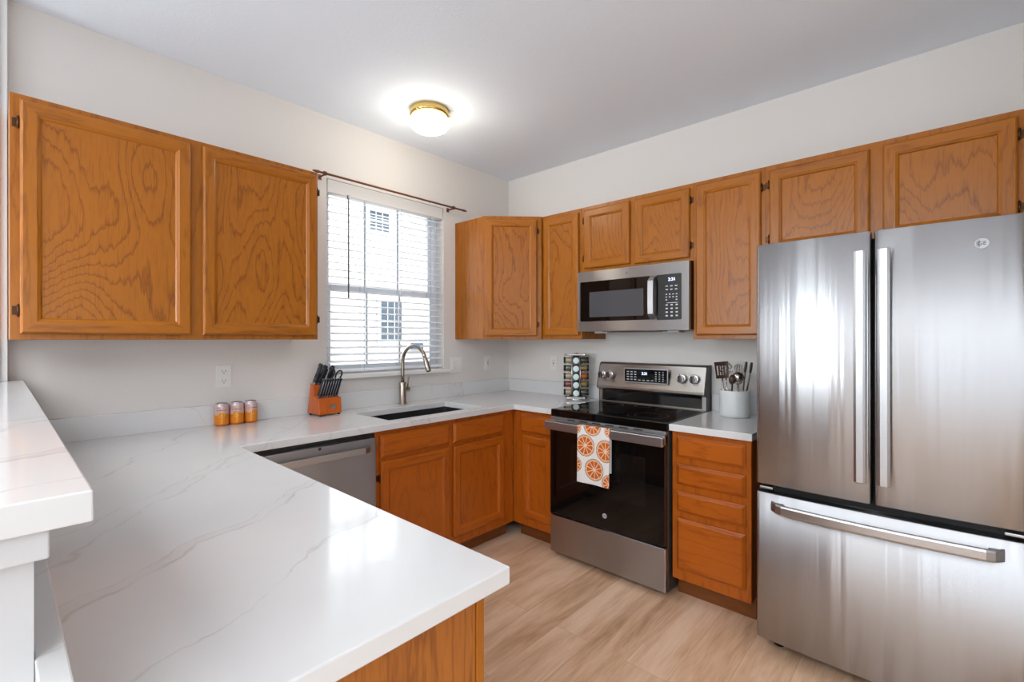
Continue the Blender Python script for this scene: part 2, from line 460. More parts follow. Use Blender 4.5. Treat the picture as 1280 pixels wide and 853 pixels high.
def text(name, s, size, m, parent, loc, depth=0.0006, align='CENTER'):
    """raised lettering in the local XZ plane facing -Y"""
    cu = bpy.data.curves.new(name, 'FONT'); cu.body = s; cu.size = size; cu.extrude = depth; cu.align_x = align; cu.align_y = 'CENTER'
    t = bpy.data.objects.new(name, cu); scene.collection.objects.link(t)
    bpy.context.view_layer.update()
    me = bpy.data.meshes.new_from_object(t.evaluated_get(bpy.context.evaluated_depsgraph_get()))
    bpy.data.objects.remove(t)
    for v in me.vertices:
        x, y, z = v.co; v.co = (loc[0]+x, loc[1]-z, loc[2]+y)
    me.materials.clear(); me.materials.append(m)
    o = bpy.data.objects.new(name, me); scene.collection.objects.link(o); o.parent = parent
    return o

def copy_tree(o, parent=None):
    c = o.copy(); scene.collection.objects.link(c)
    if parent is not None: c.parent = parent
    for ch in list(o.children): copy_tree(ch, c)
    return c

# ------------------------------------------------------------------ main dimensions
H = 2.728          # ceiling
UT, UBT = 2.251, 1.354   # top and bottom of the wall cabinets
CT = 0.914         # counter top
XL, YF = -7.2, -6.6      # far walls of the living room behind the camera
WX0, WX1, WZ0, WZ1 = -1.640, -0.725, 1.135, 2.345

# ------------------------------------------------------------------ setting
bm = nb(); box(bm, XL-.15, .15, YF-.15, .15, -.05, 0); struct('floor', bm, floor_m)
bm = nb(); box(bm, XL-1.6, .15, YF-2.2, .15, H, H+.2); struct('ceiling', bm, ceil_m)  # slab reaches past the walls as unseen eaves added to block sun
bm = nb(); grid_slab(bm, [XL-.15, WX0, WX1, .15], [0, WZ0, WZ1, H], lambda x, z: not (WX0 < x < WX1 and WZ0 < z < WZ1), 0, .15, plane='XZ')
struct('wall_back', bm, wall_m)
bm = nb(); box(bm, 0, .15, YF-.15, 0, 0, H); struct('wall_right', bm, wall_m)
bm = nb(); box(bm, -.95, 0, -3.16, -3.045, 0, H); struct('wall_alcove', bm, wall_m)
PY0, PY1, PZ = -5.35, -2.85, 2.1
bm = nb(); grid_slab(bm, [YF-.15, PY0, PY1, -1.35, -.15, .15], [0, .02, .7, PZ, 2.3, H], lambda y, z: not (PY0 < y < PY1 and .02 < z < PZ) and not (-1.35 < y < -.15 and .7 < z < 2.3), XL-.15, XL, plane='YZ'); struct('wall_left', bm, wall_m)
bm = nb(); grid_slab(bm, [XL, -5.8, -2.4, 0], [0, .6, 2.3, H], lambda x, z: not (-5.8 < x < -2.4 and .6 < z < 2.3), YF-.15, YF, plane='XZ'); struct('wall_front', bm, wall_m)
bm = nb(); box(bm, XL, -3.45, YF, 0, 0, .012); struct('bounce_carpet', bm, simple('neutral_bounce_carpet', (206, 205, 204), .95, noise=.06, nscale=300))['kind'] = 'structure'  # unseen pale floor covering added to bounce neutral light onto the ceiling
# pony wall carrying the raised bar, and the white pilaster behind it
bm = nb(); box(bm, -3.10, -2.9765, -2.078, 0, 0, 1.155); struct('wall_pony', bm, apron_m)
bm = nb(); box(bm, -3.12, -2.976, -.07, 0, 1.190, H); box(bm, -3.12, -2.996, -.085, -.07, 1.190, H); struct('trim_1', bm, trim_m, bevel=.002)
# baseboards of the rooms behind the camera
bm = nb(); box(bm, XL, XL+.014, YF, PY0-.06, 0, .09); box(bm, XL, XL+.014, PY1+.06, 0, 0, .09); struct('baseboard_left', bm, trim_m)
bm = nb(); box(bm, XL+.014, 0, YF, YF+.014, 0, .09); struct('baseboard_front', bm, trim_m)

# kitchen window
def window(name, x0, x1, z0, z1, y, rows=(1, 2), cols=3):
    bm = nb(); d = .05
    for a in ((x0, x0+.03, z0, z1), (x1-.03, x1, z0, z1), (x0+.03, x1-.03, z1-.03, z1), (x0+.03, x1-.03, z0, z0+.02)):
        box(bm, a[0], a[1], y, y+d, a[2], a[3])
    f = struct(name, bm, vinyl_m, bevel=.003)
    zm = z0+(z1-z0)*.455
    for nm, a, b_, yy in (('sash', z0+.02, zm+.02, y-.002), ('sash', zm-.02, z1-.03, y+.022)):
        bm = nb(); X0, X1 = x0+.03, x1-.03
        box(bm, X0, X0+.035, yy, yy+.022, a, b_); box(bm, X1-.035, X1, yy, yy+.022, a, b_)
        box(bm, X0+.035, X1-.035, yy, yy+.022, a, a+.035); box(bm, X0+.035, X1-.035, yy, yy+.022, b_-.035, b_)
        s = mk(nm, bm, vinyl_m, f, bevel=.002)
        bm = nb(); box(bm, X0+.03, X1-.03, yy+.009, yy+.013, a+.03, b_-.03); mk('pane', bm, glass_m, s)
        bm = nb()
        for k in range(1, cols):
            x = X0+.035+(X1-X0-.07)*k/cols; box(bm, x-.008, x+.008, yy+.013, yy+.018, a+.03, b_-.03)
        mk('muntin', bm, vinyl_m, s)
    bm = nb(); box(bm, (x0+x1)/2+.22, (x0+x1)/2+.27, y-.012, y, zm+.005, zm+.02); mk('sash_lock', bm, vinyl_m, f, bevel=.002)
    return f
win = window('window_1', WX0, WX1, WZ0, WZ1, .085)
bm = nb(); box(bm, WX0-.045, WX1+.035, -.045, .0, WZ0-.028, WZ0); box(bm, WX0, WX1, 0, .085, WZ0-.028+.004, WZ0+.001)
struct('window_sill', bm, trim_m, win, bevel=.004)
bm = nb()
for x0, x1, z0, z1 in ((-1.705, WX0+.012, WZ0, 2.40),): pass
struct_casing = None

# patio door and front window of the living room behind the camera
def glazing(name, axis, a0, a1, z0, z1, pos, n):
    bm = nb()
    def B(u0, u1, w0, w1, d0=-.03, d1=.03):
        if axis == 'y': box(bm, pos+d0, pos+d1, u0, u1, w0, w1)
        else: box(bm, u0, u1, pos+d0, pos+d1, w0, w1)
    B(a0, a1, z1-.05, z1); B(a0, a1, z0, z0+.06)
    for k in range(n+1):
        u = a0+(a1-a0-.06)*k/n; B(u, u+.06, z0+.06, z1-.05)
    f = struct(name, bm, vinyl_m)
    for k in range(n):
        bm = nb(); u0 = a0+(a1-a0-.06)*k/n+.05; u1 = a0+(a1-a0-.06)*(k+1)/n+.01
        if axis == 'y': box(bm, pos-.003, pos+.003, u0, u1, z0+.05, z1-.04)
        else: box(bm, u0, u1, pos-.003, pos+.003, z0+.05, z1-.04)
        mk('pane', bm, glass_m, f)
    return f
glazing('door_1', 'y', PY0, PY1, .02, PZ, XL-.07, 2)
for k in range(26):
    y = PY0+.08+k*(PY1-PY0-.16)/25; bm = nb(); a_ = .55+.5*math.sin(k*1.1); c, s_ = math.cos(a_)*.042, math.sin(a_)*.042
    prism(bm, [(XL+.06-s_, y-c), (XL+.0615-s_, y-c), (XL+.0615+s_, y+c), (XL+.06+s_, y+c)], .05, PZ+.02)
    mk('vertical_slat', bm, blind_m, bpy.data.objects['door_1'])
glazing('added_window', 'y', -1.35, -.15, .7, 2.3, XL-.07, 2)  # unseen window added to reflect as a bright band in the refrigerator
glazing('window_2', 'x', -5.8, -2.4, .6, 2.3, YF-.07, 3)

# ------------------------------------------------------------------ counters
def slab(name, xs, ys, keep, z0=.879, z1=CT, bev=.003, label=None, cat='countertop'):
    bm = nb(); grid_slab(bm, xs, ys, keep, z0, z1)
    o = mk(name, bm, quartz_m, None, bevel=bev); tag(o, label, cat); return o
SX0, SX1, SY0, SY1 = -1.565, -.872, -.565, -.190
def keepc(x, y):
    if SX0 < x < SX1 and SY0 < y < SY1: return False
    if y > -.648: return True
    if x > -.648: return y > -.964
    return x < -2.33
slab('countertop', [-2.975, -2.33, SX0, SX1, -.648, -.001], [-2.165, -.964, -.648, SY0, SY1, -.001], keepc,
     label='large white veined quartz countertop wrapping around sink and peninsula')
slab('countertop', [-.648, -.001], [-2.135, -1.735], lambda x, y: True, label='short white quartz countertop between stove and refrigerator')
bm = nb(); box(bm, -2.949, -.001, -.021, -.001, CT, 1.017); box(bm, -.021, -.001, -.964, -.021, CT, 1.017)
tag(mk('backsplash', bm, quartz_m, None, bevel=.0015), 'low white quartz backsplash running under the window into the corner', 'backsplash')
bm = nb(); box(bm, -.021, -.001, -2.135, -1.735, CT, 1.017)
tag(mk('backsplash', bm, quartz_m, None, bevel=.0015), 'short piece of white quartz backsplash behind the utensil crock', 'backsplash')
bm = nb(); box(bm, -2.976, -2.951, -2.35+.185, -.021, CT, 1.017)
tag(mk('backsplash', bm, quartz_m, None, bevel=.002), 'white quartz backsplash along foot of the raised bar wall', 'backsplash')
bm = nb(); box(bm, -3.36, -2.931, -2.098, -.001, 1.1555, 1.190)
tag(mk('bar_top', bm, quartz_m, None, bevel=.002), 'raised white quartz bar ledge at the left edge above the peninsula', 'bar top')
bm = nb(); prism(bm, [(-2.976, -.03), (-2.965, -.03), (-2.965, -2.090), (-3.113, -2.090), (-3.113, -.03), (-3.10, -.03), (-3.10, -2.078), (-2.976, -2.078)], 1.124, 1.155)
struct('trim_2', bm, apron_m, bevel=.002)

# sink
t = thing('kitchen_sink', 'undermounted stainless steel sink set in the white counter below window', 'sink', ((SX0+SX1)/2, (SY0+SY1)/2, CT-.25))
bm = nb(); W, D = SX1-SX0+.012, SY1-SY0+.012
rings = []
for (w_, d_, r_, z_) in ((W+.03, D+.03, .03, .2135), (W, D, .02, .2135), (W, D, .02, .02), (W-.03, D-.03, .03, .003), (W-.1, D-.1, .03, 0.0)):
    rings.append([bm.verts.new((x, y, z_)) for x, y in rrect(w_, d_, r_)])
for a, b_ in zip(rings, rings[1:]):
    for k in range(len(a)): bm.faces.new((a[k], a[(k+1) % len(a)], b_[(k+1) % len(a)], b_[k]))
bm.faces.new(rings[-1])
mk('basin', bm, sink_m, t)
bm = nb(); lathe(bm, [(0, .002), (.03, .002), (.042, .004), (.045, .0005)], 24); mk('drain', bm, chrome_m, t)

# faucet
t = thing('faucet', 'brushed nickel gooseneck pull-down faucet behind the sink', 'faucet', (-1.150, -.085, CT))
bm = nb(); lathe(bm, [(0, 0), (.029, 0), (.029, .006), (.0245, .010), (.0245, .145), (.023, .150), (.0135, .152), (0, .152)], 32); mk('faucet_base', bm, nickel_m, t)
bm = nb(); pts = [(0, 0, .14), (0, 0, .20), (0, 0, .26), (0, 0, .285)]
R = .112; dx, dy = .10, -.995
for k in range(1, 15):
    a = PI*k/15.5; q = R-R*math.cos(a); pts.append((dx*q, dy*q, .285+R*math.sin(a)))
tube(bm, pts, .0125, 20); mk('spout', bm, nickel_m, t)
e = Vector(pts[-1]); d = (e-Vector(pts[-2])).normalized()
bm = nb(); tube(bm, [e-d*.004, e+d*.006, e+d*.03, e+d*.088, e+d*.092], [.0135, .0152, .0155, .0165, .0145], 20); h = mk('spray_head', bm, nickel_m, t)
bm = nb(); cyl(bm, e+d*.0915, e+d*.094, .0125); mk('nozzle', bm, black_plastic, h)
bm = nb(); cyl(bm, (0, 0, .10), (.052, 0, .10), .0165); mk('handle_hub', bm, nickel_m, t, bevel=.002)
bm = nb(); tube(bm, [(.040, 0, .105), (.042, -.002, .14), (.046, -.004, .185)], [.006, .0055, .005], 12); mk('lever', bm, nickel_m, t)

# ------------------------------------------------------------------ cabinets
def rings_box(bm, w, h, prof, x0=0, z0=0, cap=True, mats=(0, 0)):
    """raised panel: list of (inset, y) rings; side loops use mats[0], top/bottom loops mats[1]"""
    R = []
    for ins, y in prof:
        R.append([bm.verts.new(p) for p in ((x0+ins, y, z0+ins), (x0+w-ins, y, z0+ins), (x0+w-ins, y, z0+h-ins), (x0+ins, y, z0+h-ins))])
    for a, b_ in zip(R, R[1:]):
        for k in range(4):
            f = bm.faces.new((a[k], a[(k+1) % 4], b_[(k+1) % 4], b_[k])); f.material_index = mats[1] if k in (0, 2) else mats[0]
    if cap:
        f = bm.faces.new(R[-1]); f.material_index = mats[0]
        f = bm.faces.new(R[0][::-1]); f.material_index = mats[0]
    return R

def hinge(parent, x, z, y, side):
    """small exposed hinge on the face frame beside a door edge; side -1 = hinge left of door"""
    bm = nb()
    cyl(bm, (x, y-.010, z-.020), (x, y-.010, z+.020), .0042, seg=12)
    cyl(bm, (x, y-.010, z+.020), (x, y-.010, z+.025), .003, .0012, seg=10); cyl(bm, (x, y-.010, z-.020), (x, y-.010, z-.025), .003, .0012, seg=10)
    a, b_ = sorted((x, x+side*.016))
    box(bm, a, b_, y-.0025, y-.0002, z-.016, z+.016)
    mk('hinge', bm, bronze_m, parent)

TH = .019
def door(parent, x0, x1, z0, z1, yf, mats, hinge_side=None, st=.052):
    """overlay door with a recessed flat panel, in the cabinet's local frame; yf = face-frame plane (negative)"""
    y = yf-.0015; w_, h_ = x1-x0, z1-z0
    bm = nb()
    R = rings_box(bm, w_, h_, [(0.004, y), (0, y-.003), (0, y-.012), (.0035, y-.0165), (.008, y-TH), (st-.008, y-TH), (st-.004, y-.0165), (st+.001, y-.0145), (st+.006, y-.0085), (st+.006, y-.002)], x0, z0, cap=False, mats=(0, 1))
    o = mk('door', bm, [mats[0], mats[1]], parent)
    bm = nb(); i = st+.0055; box(bm, x0+i, x1-i, y-.0085, y-.002, z0+i, z1-i); mk('panel', bm, mats[2], o)
    bm = nb(); box(bm, x0+.006, x1-.006, y-.0015, y-.0, z0+.006, z1-.006)
    mk('door_back', bm, mats[0], o)
    if hinge_side:
        hx = x0-.004 if hinge_side < 0 else x1+.004
        hz = .085 if h_ > .5 else .07
        for z in (z0+hz, z1-hz): hinge(o, hx, z, yf, hinge_side)
    return o

def drawer_front(parent, x0, x1, z0, z1, yf, mats):
    y = yf-.0015; bm = nb()
    rings_box(bm, x1-x0, z1-z0, [(0.002, y), (0, y-.003), (0, y-.009), (.003, y-.0105), (.012, y-.0175), (.015, y-TH)], x0, z0, cap=True, mats=(1, 1))
    return mk('drawer', bm, [mats[0], mats[1]], parent)

UM = (oak_v, oak_h, oak_p); LM = (oak_lv, oak_lh, oak_lp)
def carcass(parent, w_, d_, h_, mats, openings, name='body', side=None):
    """box with a face frame: members left between the openings [(x0,x1,z0,z1)]"""
    bm = nb()
    box(bm, 0, w_, -(d_-.019), -.001, 0, h_, 0)
    xs = sorted(set([0, w_]+[v for o in openings for v in o[:2]])); zs = sorted(set([0, h_]+[v for o in openings for v in o[2:]]))
    grid_slab(bm, xs, zs, lambda x, z: not any(o[0] < x < o[1] and o[2] < z < o[3] for o in openings), -d_, -(d_-.019)-.0, plane='XZ')
    for f in bm.faces:
        c = f.calc_center_median()
        if abs(c.y+d_) < 1e-4 and False: f.material_index = 1
    return mk(name, bm, [mats[0], mats[1]], parent, bevel=.0012, seg=1)

# wall cabinets: rz 0 = on the window wall, rz -90 = on the right wall
def upper(label, loc, rz, w_, z0, doors, d_=.305, z1=UT):
    t = thing('wall_cabinet', label, 'cabinet', (loc[0], loc[1], z0), rz)
    h_ = z1-z0
    carcass(t, w_, d_, h_, UM, [(a+.012, b_-.012, c-z0+.012, e-z0-.012) for a, b_, c, e, s in doors])
    for a, b_, c, e, s in doors: door(t, a, b_, c-z0, e-z0, -d_, UM, s)
    return t
ZT, ZB = 2.229, 1.376
xl = -2.974
upper('long oak wall cabinet with two large doors, left of the window', (xl, 0), 0, 2.974-1.840, UBT,
      [(-2.948-xl, -2.421-xl, ZB, ZT, -1), (-2.376-xl, -1.850-xl, ZB, ZT, 1)])
def ry(y): return -y   # position along the right wall
upper('narrow single-door oak wall cabinet left of the microwave', (0, -.612), -90, .968-.612, UBT, [(.645-.612, .946-.612, ZB+.005, 2.222, None)])
upper('short two-door oak wall cabinet above the microwave', (0, -.968), -90, .763, 1.806,
      [(.991-.968, 1.332-.968, 1.830, 2.226, -1), (1.366-.968, 1.712-.968, 1.824, 2.224, 1)])
upper('tall single-door oak wall cabinet between microwave and refrigerator', (0, -1.731), -90, 2.107-1.731, UBT, [(1.750-1.731, 2.086-1.731, ZB, ZT, 1)])
upper('wide two-door oak wall cabinet above the refrigerator', (0, -2.107), -90, 3.040-2.107, 1.775,
      [(2.128-2.107, 2.541-2.107, 1.800, 2.221, -1), (2.588-2.107, 3.003-2.107, 1.800, 2.224, 1)])
# diagonal corner wall cabinet
t = thing('wall_cabinet', 'diagonal oak corner wall cabinet right of the window', 'cabinet', (0, 0, UBT))
S = .611; A = .305; h_ = UT-UBT
bm = nb(); prism(bm, [(-.001, -.001), (-S, -.001), (-S, -A), (-A, -S), (-.001, -S)], 0, h_)
mk('body', bm, [oak_v], t, bevel=.0015, seg=1)
fr = bpy.data.objects.new('face_frame', None)
# face frame and door are built in a frame turned to the diagonal
Md = Matrix.Translation((-S, -A, 0)) @ Matrix.Rotation(math.radians(-45), 4, 'Z')
L = (S-A)*math.sqrt(2)
bpy.data.objects.remove(fr)
def on_diag(o): o.matrix_local = Md; return o
bm = nb(); grid_slab(bm, [0, .035, L-.035, L], [0, .034, h_-.034, h_], lambda x, z: not (.035 < x < L-.035 and .034 < z < h_-.034), -.019, -.0002, plane='XZ')
on_diag(mk('face_frame', bm, [oak_v], t, bevel=.0012, seg=1))
dd = door(t, .022, L-.036, .023, h_-.023, -.019, UM, 1)
on_diag(dd)

# base cabinets
TK = .105
def base(label, loc, rz, w_, fronts, d_=.61, toe_x=None, name='base_cabinet', left_toe=True):
    t = thing(name, label, 'cabinet', (loc[0], loc[1], 0), rz)
    bm = nb(); box(bm, 0, .016, -(d_-.019), -.001, TK, .878); box(bm, w_-.016, w_, -(d_-.019), -.001, TK, .878); box(bm, .016, w_-.016, -(d_-.019), -.001, TK, TK+.02); box(bm, .016, w_-.016, -.012, -.001, TK+.02, .878); box(bm, .016, w_-.016, -(d_-.019), -(d_-.024), TK+.02, .878)
    ops = [(a+.012, b_-.012, c+.012, e-.012) for k, a, b_, c, e, s in fronts]
    xs = sorted(set([0, w_]+[v for o in ops for v in o[:2]])); zs = sorted(set([TK, .878]+[v for o in ops for v in o[2:]]))
    grid_slab(bm, xs, zs, lambda x, z: not any(o[0] < x < o[1] and o[2] < z < o[3] for o in ops), -d_, -(d_-.019), plane='XZ')
    mk('body', bm, [oak_lv], t, bevel=.0012, seg=1)
    bm = nb(); box(bm, 0, w_, -(d_-.075), -.002, 0, TK); mk('toe_kick', bm, oak_toe, t)
    for k, a, b_, c, e, s in fronts:
        if k == 'door': door(t, a, b_, c, e, -d_, LM, s)
        else: drawer_front(t, a, b_, c, e, -d_, LM)
    return t
x0 = -1.683
t = base('oak base cabinet under the sink with two drawer fronts and two doors', (x0, 0), 0, 1.683-.612,
     [('drawer', -1.654-x0, -1.190-x0, .731, .852, 0), ('drawer', -1.159-x0, -.722-x0, .731, .852, 0),
      ('door', -1.654-x0, -1.190-x0, .165, .712, -1), ('door', -1.159-x0, -.722-x0, .165, .712, None)])
y0 = .612
t = base('narrow oak corner base cabinet with one drawer left of the stove', (0, -.61), -90, .965-.61,
     [('drawer', .686-.61, .952-.61, .731, .852, 0), ('door', .700-.61, .952-.61, .165, .712, None)])
y0 = 1.738
t = base('oak base cabinet with four drawers between stove and refrigerator', (0, -y0), -90, 2.122-y0,
     [('drawer', 1.766-y0, 2.098-y0, .744, .852, 0), ('drawer', 1.766-y0, 2.098-y0, .604, .708, 0),
      ('drawer', 1.766-y0, 2.098-y0, .462, .566, 0), ('drawer', 1.766-y0, 2.098-y0, .165, .428, 0)])
# peninsula cabinet run
t = thing('base_cabinet', 'oak peninsula cabinet whose wide plain end panel faces the camera', 'cabinet', (-2.372, -.66, 0), 0)
bm = nb(); box(bm, -.575, -.019, -1.455, 0, TK, .878); mk('body', bm, oak_lv, t)
bm = nb(); box(bm, -.575, -.075, -1.45, 0, 0, TK); mk('toe_kick', bm, oak_toe, t)
bm = nb(); box(bm, -.575, -.021, -1.473, -1.455, .0, .878); mk('end_panel', bm, oak_end, t, bevel=.001)
bm = nb(); box(bm, -.0195, 0, -1.476, 0, TK, .878); mk('face_frame', bm, oak_v, t, bevel=.0015)

bm = nb(); box(bm, .0005, .080, .040, .058, TK, .878); mk('filler_strip', bm, oak_lv, t, bevel=.001)

# ------------------------------------------------------------------ dishwasher
t = thing('dishwasher', 'stainless steel dishwasher under the counter left of the sink', 'dishwasher', (-2.288, 0, 0), 0)
bm = nb(); box(bm, 0, .60, -.60, -.05, .10, .866); mk('body', bm, dark_side, t)
bm = nb(); box(bm, .003, .597, -.612, -.60, .845, .872); mk('control_strip', bm, black_plastic, t)
bm = nb(); box(bm, .004, .596, -.640, -.602, .115, .852); mk('door', bm, steel_dw, t, bevel=.004, seg=3)
bm = nb(); box(bm, .05, .55, -.56, -.10, .0, .10); mk('toe_kick', bm, black_plastic, t)
hb = []
for k in range(21):
    u = k/20; x = .035+u*.53; e_ = min(1, min(u, 1-u)/.10); y = -.641-.038*math.sin(e_*PI/2)
    hb.append((x, y))
bm = nb()
secs = [[bm.verts.new((x, y, z)) for (y, z) in ((y-.005, .788), (y-.005, .818), (y+.004, .818), (y+.004, .788))] for x, y in hb]
for a, b_ in zip(secs, secs[1:]):
    for k in range(4): bm.faces.new((a[k], a[(k+1) % 4], b_[(k+1) % 4], b_[k]))
bm.faces.new(secs[0]); bm.faces.new(secs[-1][::-1])
mk('handle', bm, steel_bar, t, bevel=.001, seg=1)
bm = nb(); cyl(bm, (.30, -.6412, .842), (.30, -.6395, .842), .007, seg=20); mk('badge', bm, dark_side, t)

def logo(parent, x, z, y, r, m, m2=None, letters=True):
    bm = nb(); seg = 32
    A_ = [[bm.verts.new((x+rr*math.cos(2*PI*k/seg), yy, z+rr*math.sin(2*PI*k/seg))) for k in range(seg)] for rr, yy in ((r, y), (r, y-.0012), (r*.86, y-.0012), (r*.86, y-.0005))]
    for a, b_ in zip(A_, A_[1:]):
        for k in range(seg): bm.faces.new((a[k], a[(k+1) % seg], b_[(k+1) % seg], b_[k]))
    bm.faces.new(A_[-1])
    o = mk('round_badge', bm, m, parent)
    text('badge_letters', 'GE', r*1.05, m2 or m, o, (x, y-.0010, z), .0008)
    return o

# ------------------------------------------------------------------ stove
t = thing('range', 'freestanding stainless steel electric stove with black glass oven door', 'stove', (-.0, -.971, 0), -90)
RW = .757
bm = nb(); box(bm, 0, RW, -.635, -.03, .03, .895); mk('body', bm, dark_side, t, bevel=.002)
bm = nb()
for x in (.05, RW-.05):
    for y in (-.58, -.1): bm = nb(); cyl(bm, (x, y, 0), (x, y, .031), .018); mk('foot', bm, black_plastic, t)
# cooktop: black glass top with a black front lip
bm = nb(); prism(bm, [(-.002, -.655), (-.002, -.09), (RW+.002, -.09), (RW+.002, -.655)], .872, .918)
ct = mk('cooktop', bm, black_gloss, t, bevel=.004, seg=3)
bm = nb()
def ring_flat(bm, cx, cy, r, wd, z, seg=48):
    a = [bm.verts.new((cx+r*math.cos(2*PI*k/seg), cy+r*math.sin(2*PI*k/seg), z)) for k in range(seg)]
    b_ = [bm.verts.new((cx+(r-wd)*math.cos(2*PI*k/seg), cy+(r-wd)*math.sin(2*PI*k/seg), z)) for k in range(seg)]
    for k in range(seg): bm.faces.new((a[k], a[(k+1) % seg], b_[(k+1) % seg], b_[k]))
grm = simple('printed_grey_ring', (78, 78, 80), .3)
for cx, cy, r in ((.19, -.50, .075), (.19, -.24, .075), (.57, -.49, .115), (.57, -.49, .075), (.57, -.22, .075), (.38, -.18, .05)): bm = nb(); ring_flat(bm, cx, cy, r, .0022, .9184); mk('burner_ring', bm, grm, ct)
bm = nb(); box(bm, .003, RW-.003, -.662, -.632, .855, .8715); vent = mk('vent_trim', bm, steel_bar, t, bevel=.002)
for k in range(6):
    bm = nb(); x = .13+k*.088; box(bm, x, x+.055, -.6635, -.661, .861, .867); mk('vent_slot', bm, dark_gasket, vent)
# oven door
bm = nb(); box(bm, .004, RW-.004, -.672, -.636, .272, .852); od = mk('oven_door', bm, black_gloss, t, bevel=.004, seg=3)
bm = nb(); prism(bm, rrect(.49, .262, .012, 4, .40, .587), -.6735, -.671, plane='XZ'); mk('oven_window', bm, black_glass2, od)
bm = nb(); box(bm, .004, RW-.004, -.674, -.640, .812, .853); mk('door_trim', bm, steel_bar, od, bevel=.002)
bm = nb(); box(bm, -.004, RW+.006, -.722, -.702, .801, .851)
for x in (.0, RW-.026): box(bm, x, x+.03, -.703, -.672, .806, .846)
hd = mk('handle', bm, steel_bar, od, bevel=.004, seg=3)
bm = nb(); box(bm, RW+.0058, RW+.0068, -.717, -.708, .811, .842); mk('handle_slot', bm, dark_gasket, hd)
logo(od, .395, .348, -.672, .014, simple('badge_grey', (190, 190, 192), .4), dark_side)
# warming drawer
bm = nb(); box(bm, .003, RW-.003, -.668, -.636, .035, .262); mk('storage_drawer', bm, steel_m, t, bevel=.004, seg=3)
# backguard
prof = [(-.012, .90), (-.095, .90), (-.095, 1.000), (-.128, 1.014), (-.128, 1.030), (-.085, 1.180), (-.068, 1.192), (-.012, 1.192)]
bm = nb(); prism(bm, prof, 0.004, RW-.004, plane='YZ'); bgd = mk('backguard', bm, steel('backguard_steel', (176, 170, 164), .32, .8, .25), t, bevel=.002)
bm = nb(); box(bm, .028, RW-.028, -.0965, -.0945, .925, 1.003); mk('black_glass_strip', bm, black_gloss, bgd)
bm = nb(); prism(bm, prof, 0, .004, plane='YZ'); mk('end_cap', bm, dark_side, bgd); bm = nb(); prism(bm, prof, RW-.004, RW, plane='YZ'); mk('end_cap', bm, dark_side, bgd)
# sloped control face helper: point on the slanted plane
n_ = Vector((0, -(1.180-1.030), -(.128-.085))); n_.normalize()
sl = Vector((0, .043, .150)).normalized()
Mp = Matrix(((1, 0, 0, 0), (0, -n_.y, sl.y, -.128), (0, -n_.z, sl.z, 1.030), (0, 0, 0, 1)))   # local x, -y = outward, z = up the slope
bm = nb(); prism(bm, rrect(.300, .084, .004, 3, .372, .082), -.0012, 0, plane='XZ')
dp = mk('display_panel', bm, black_gloss, bgd); dp.matrix_local = Mp
bm = nb(); prism(bm, rrect(.312, .096, .006, 3, .372, .082), -.0006, 0, plane='XZ'); o = mk('display_bezel', bm, steel_bar, bgd); o.matrix_local = Mp
text('clock_digits', '2:31', .024, digit_m, dp, (.367, -.0013, .096), .0002)
bm = nb()
for i in range(3):
    for j in range(4): box(bm, .239+i*.027, .239+i*.027+.015, -.0018, -.0012, .052+j*.017, .052+j*.017+.006)
for i in range(4): box(bm, .322+i*.030, .322+i*.030+.018, -.0018, -.0012, .050, .055)
for i in range(3):
    for j in range(5): box(bm, .442+i*.024, .442+i*.024+.009, -.0018, -.0012, .050+j*.014, .050+j*.014+.005)
mk('button_marks', bm, mark_m, dp)
for kx in (.045, .105, .612, .690):
    bm = nb(); cyl(bm, (kx, 0, .078), (kx, -.004, .078), .029, seg=32); cyl(bm, (kx, -.004, .078), (kx, -.024, .078), .0245, .022, seg=32)
    o = mk('knob', bm, chrome_m, bgd, bevel=.0015); o.matrix_local = Mp
    bm = nb(); box(bm, kx-.0055, kx+.0055, -.036, -.023, .058, .098); g = mk('knob_grip', bm, black_plastic, o, bevel=.002)
# ------------------------------------------------------------------ oven towel
t = thing('dish_towel', 'white dish towel printed with orange slices on the oven handle', 'towel', (-.722, -1.325, .8545), -90)
TW, TL_ = .212, .325
def orange(u, v):
    """print colour at towel coordinates in metres from the top left"""
    W_ = (232, 230, 228)
    C_ = [(.100, -.008, .058), (.054, .110, .062), (.188, .124, .062), (.114, .240, .062), (-.014, .010, .040), (-.012, .226, .044), (.215, .300, .05), (.215, .01, .035)]
    for cx, cy, r in C_:
        dx, dy = u-cx, v-cy; q = math.hypot(dx, dy)
        if q < r:
            f = q/r
            if f > .945: return (120, 78, 60)
            if f > .90: return (236, 196, 160)
            if f > .855: return (222, 140, 60)
            if f > .80: return (240, 214, 186)
            a = math.atan2(dy, dx)*10/(2*PI)+cx*40; s = abs(a-round(a))
            if q*s*2*PI/10 < .0022 or f < .09: return (240, 208, 172)
            n = .5+.5*math.sin(q*900+round(a)*2.3)*math.sin(a*9)
            return (214-int(26*n), 108-int(26*n), 22)
    return W_
bm = nb(); NX, NY = 106, 200
yf = -.0045
rows = []
path = []
for j in range(NY+1):
    s = j/NY*(TL_+.035)-.035      # starts behind the bar, goes over it and down the front
    if s < 0: path.append((.0215*(-s/.035)-.002, .002, s))
    else: path.append((-.0055, -s, s))
for j, (py, pz, s) in enumerate(path):
    row = []
    for i in range(NX+1):
        u = i/NX*TW; dwn = max(0, s)/TL_
        wy = -.004*dwn*math.sin(u*34+1.0)-.003*dwn
        row.append(bm.verts.new((u-TW/2+.0*dwn, py+wy, pz)))
    rows.append(row)
for j in range(NY):
    for i in range(NX): f = bm.faces.new((rows[j][i], rows[j][i+1], rows[j+1][i+1], rows[j+1][i])); f.smooth = True
me_o = mk('front_panel', bm, towel_m, t)
ca = me_o.data.color_attributes.new('print', 'FLOAT_COLOR', 'POINT')
k = 0
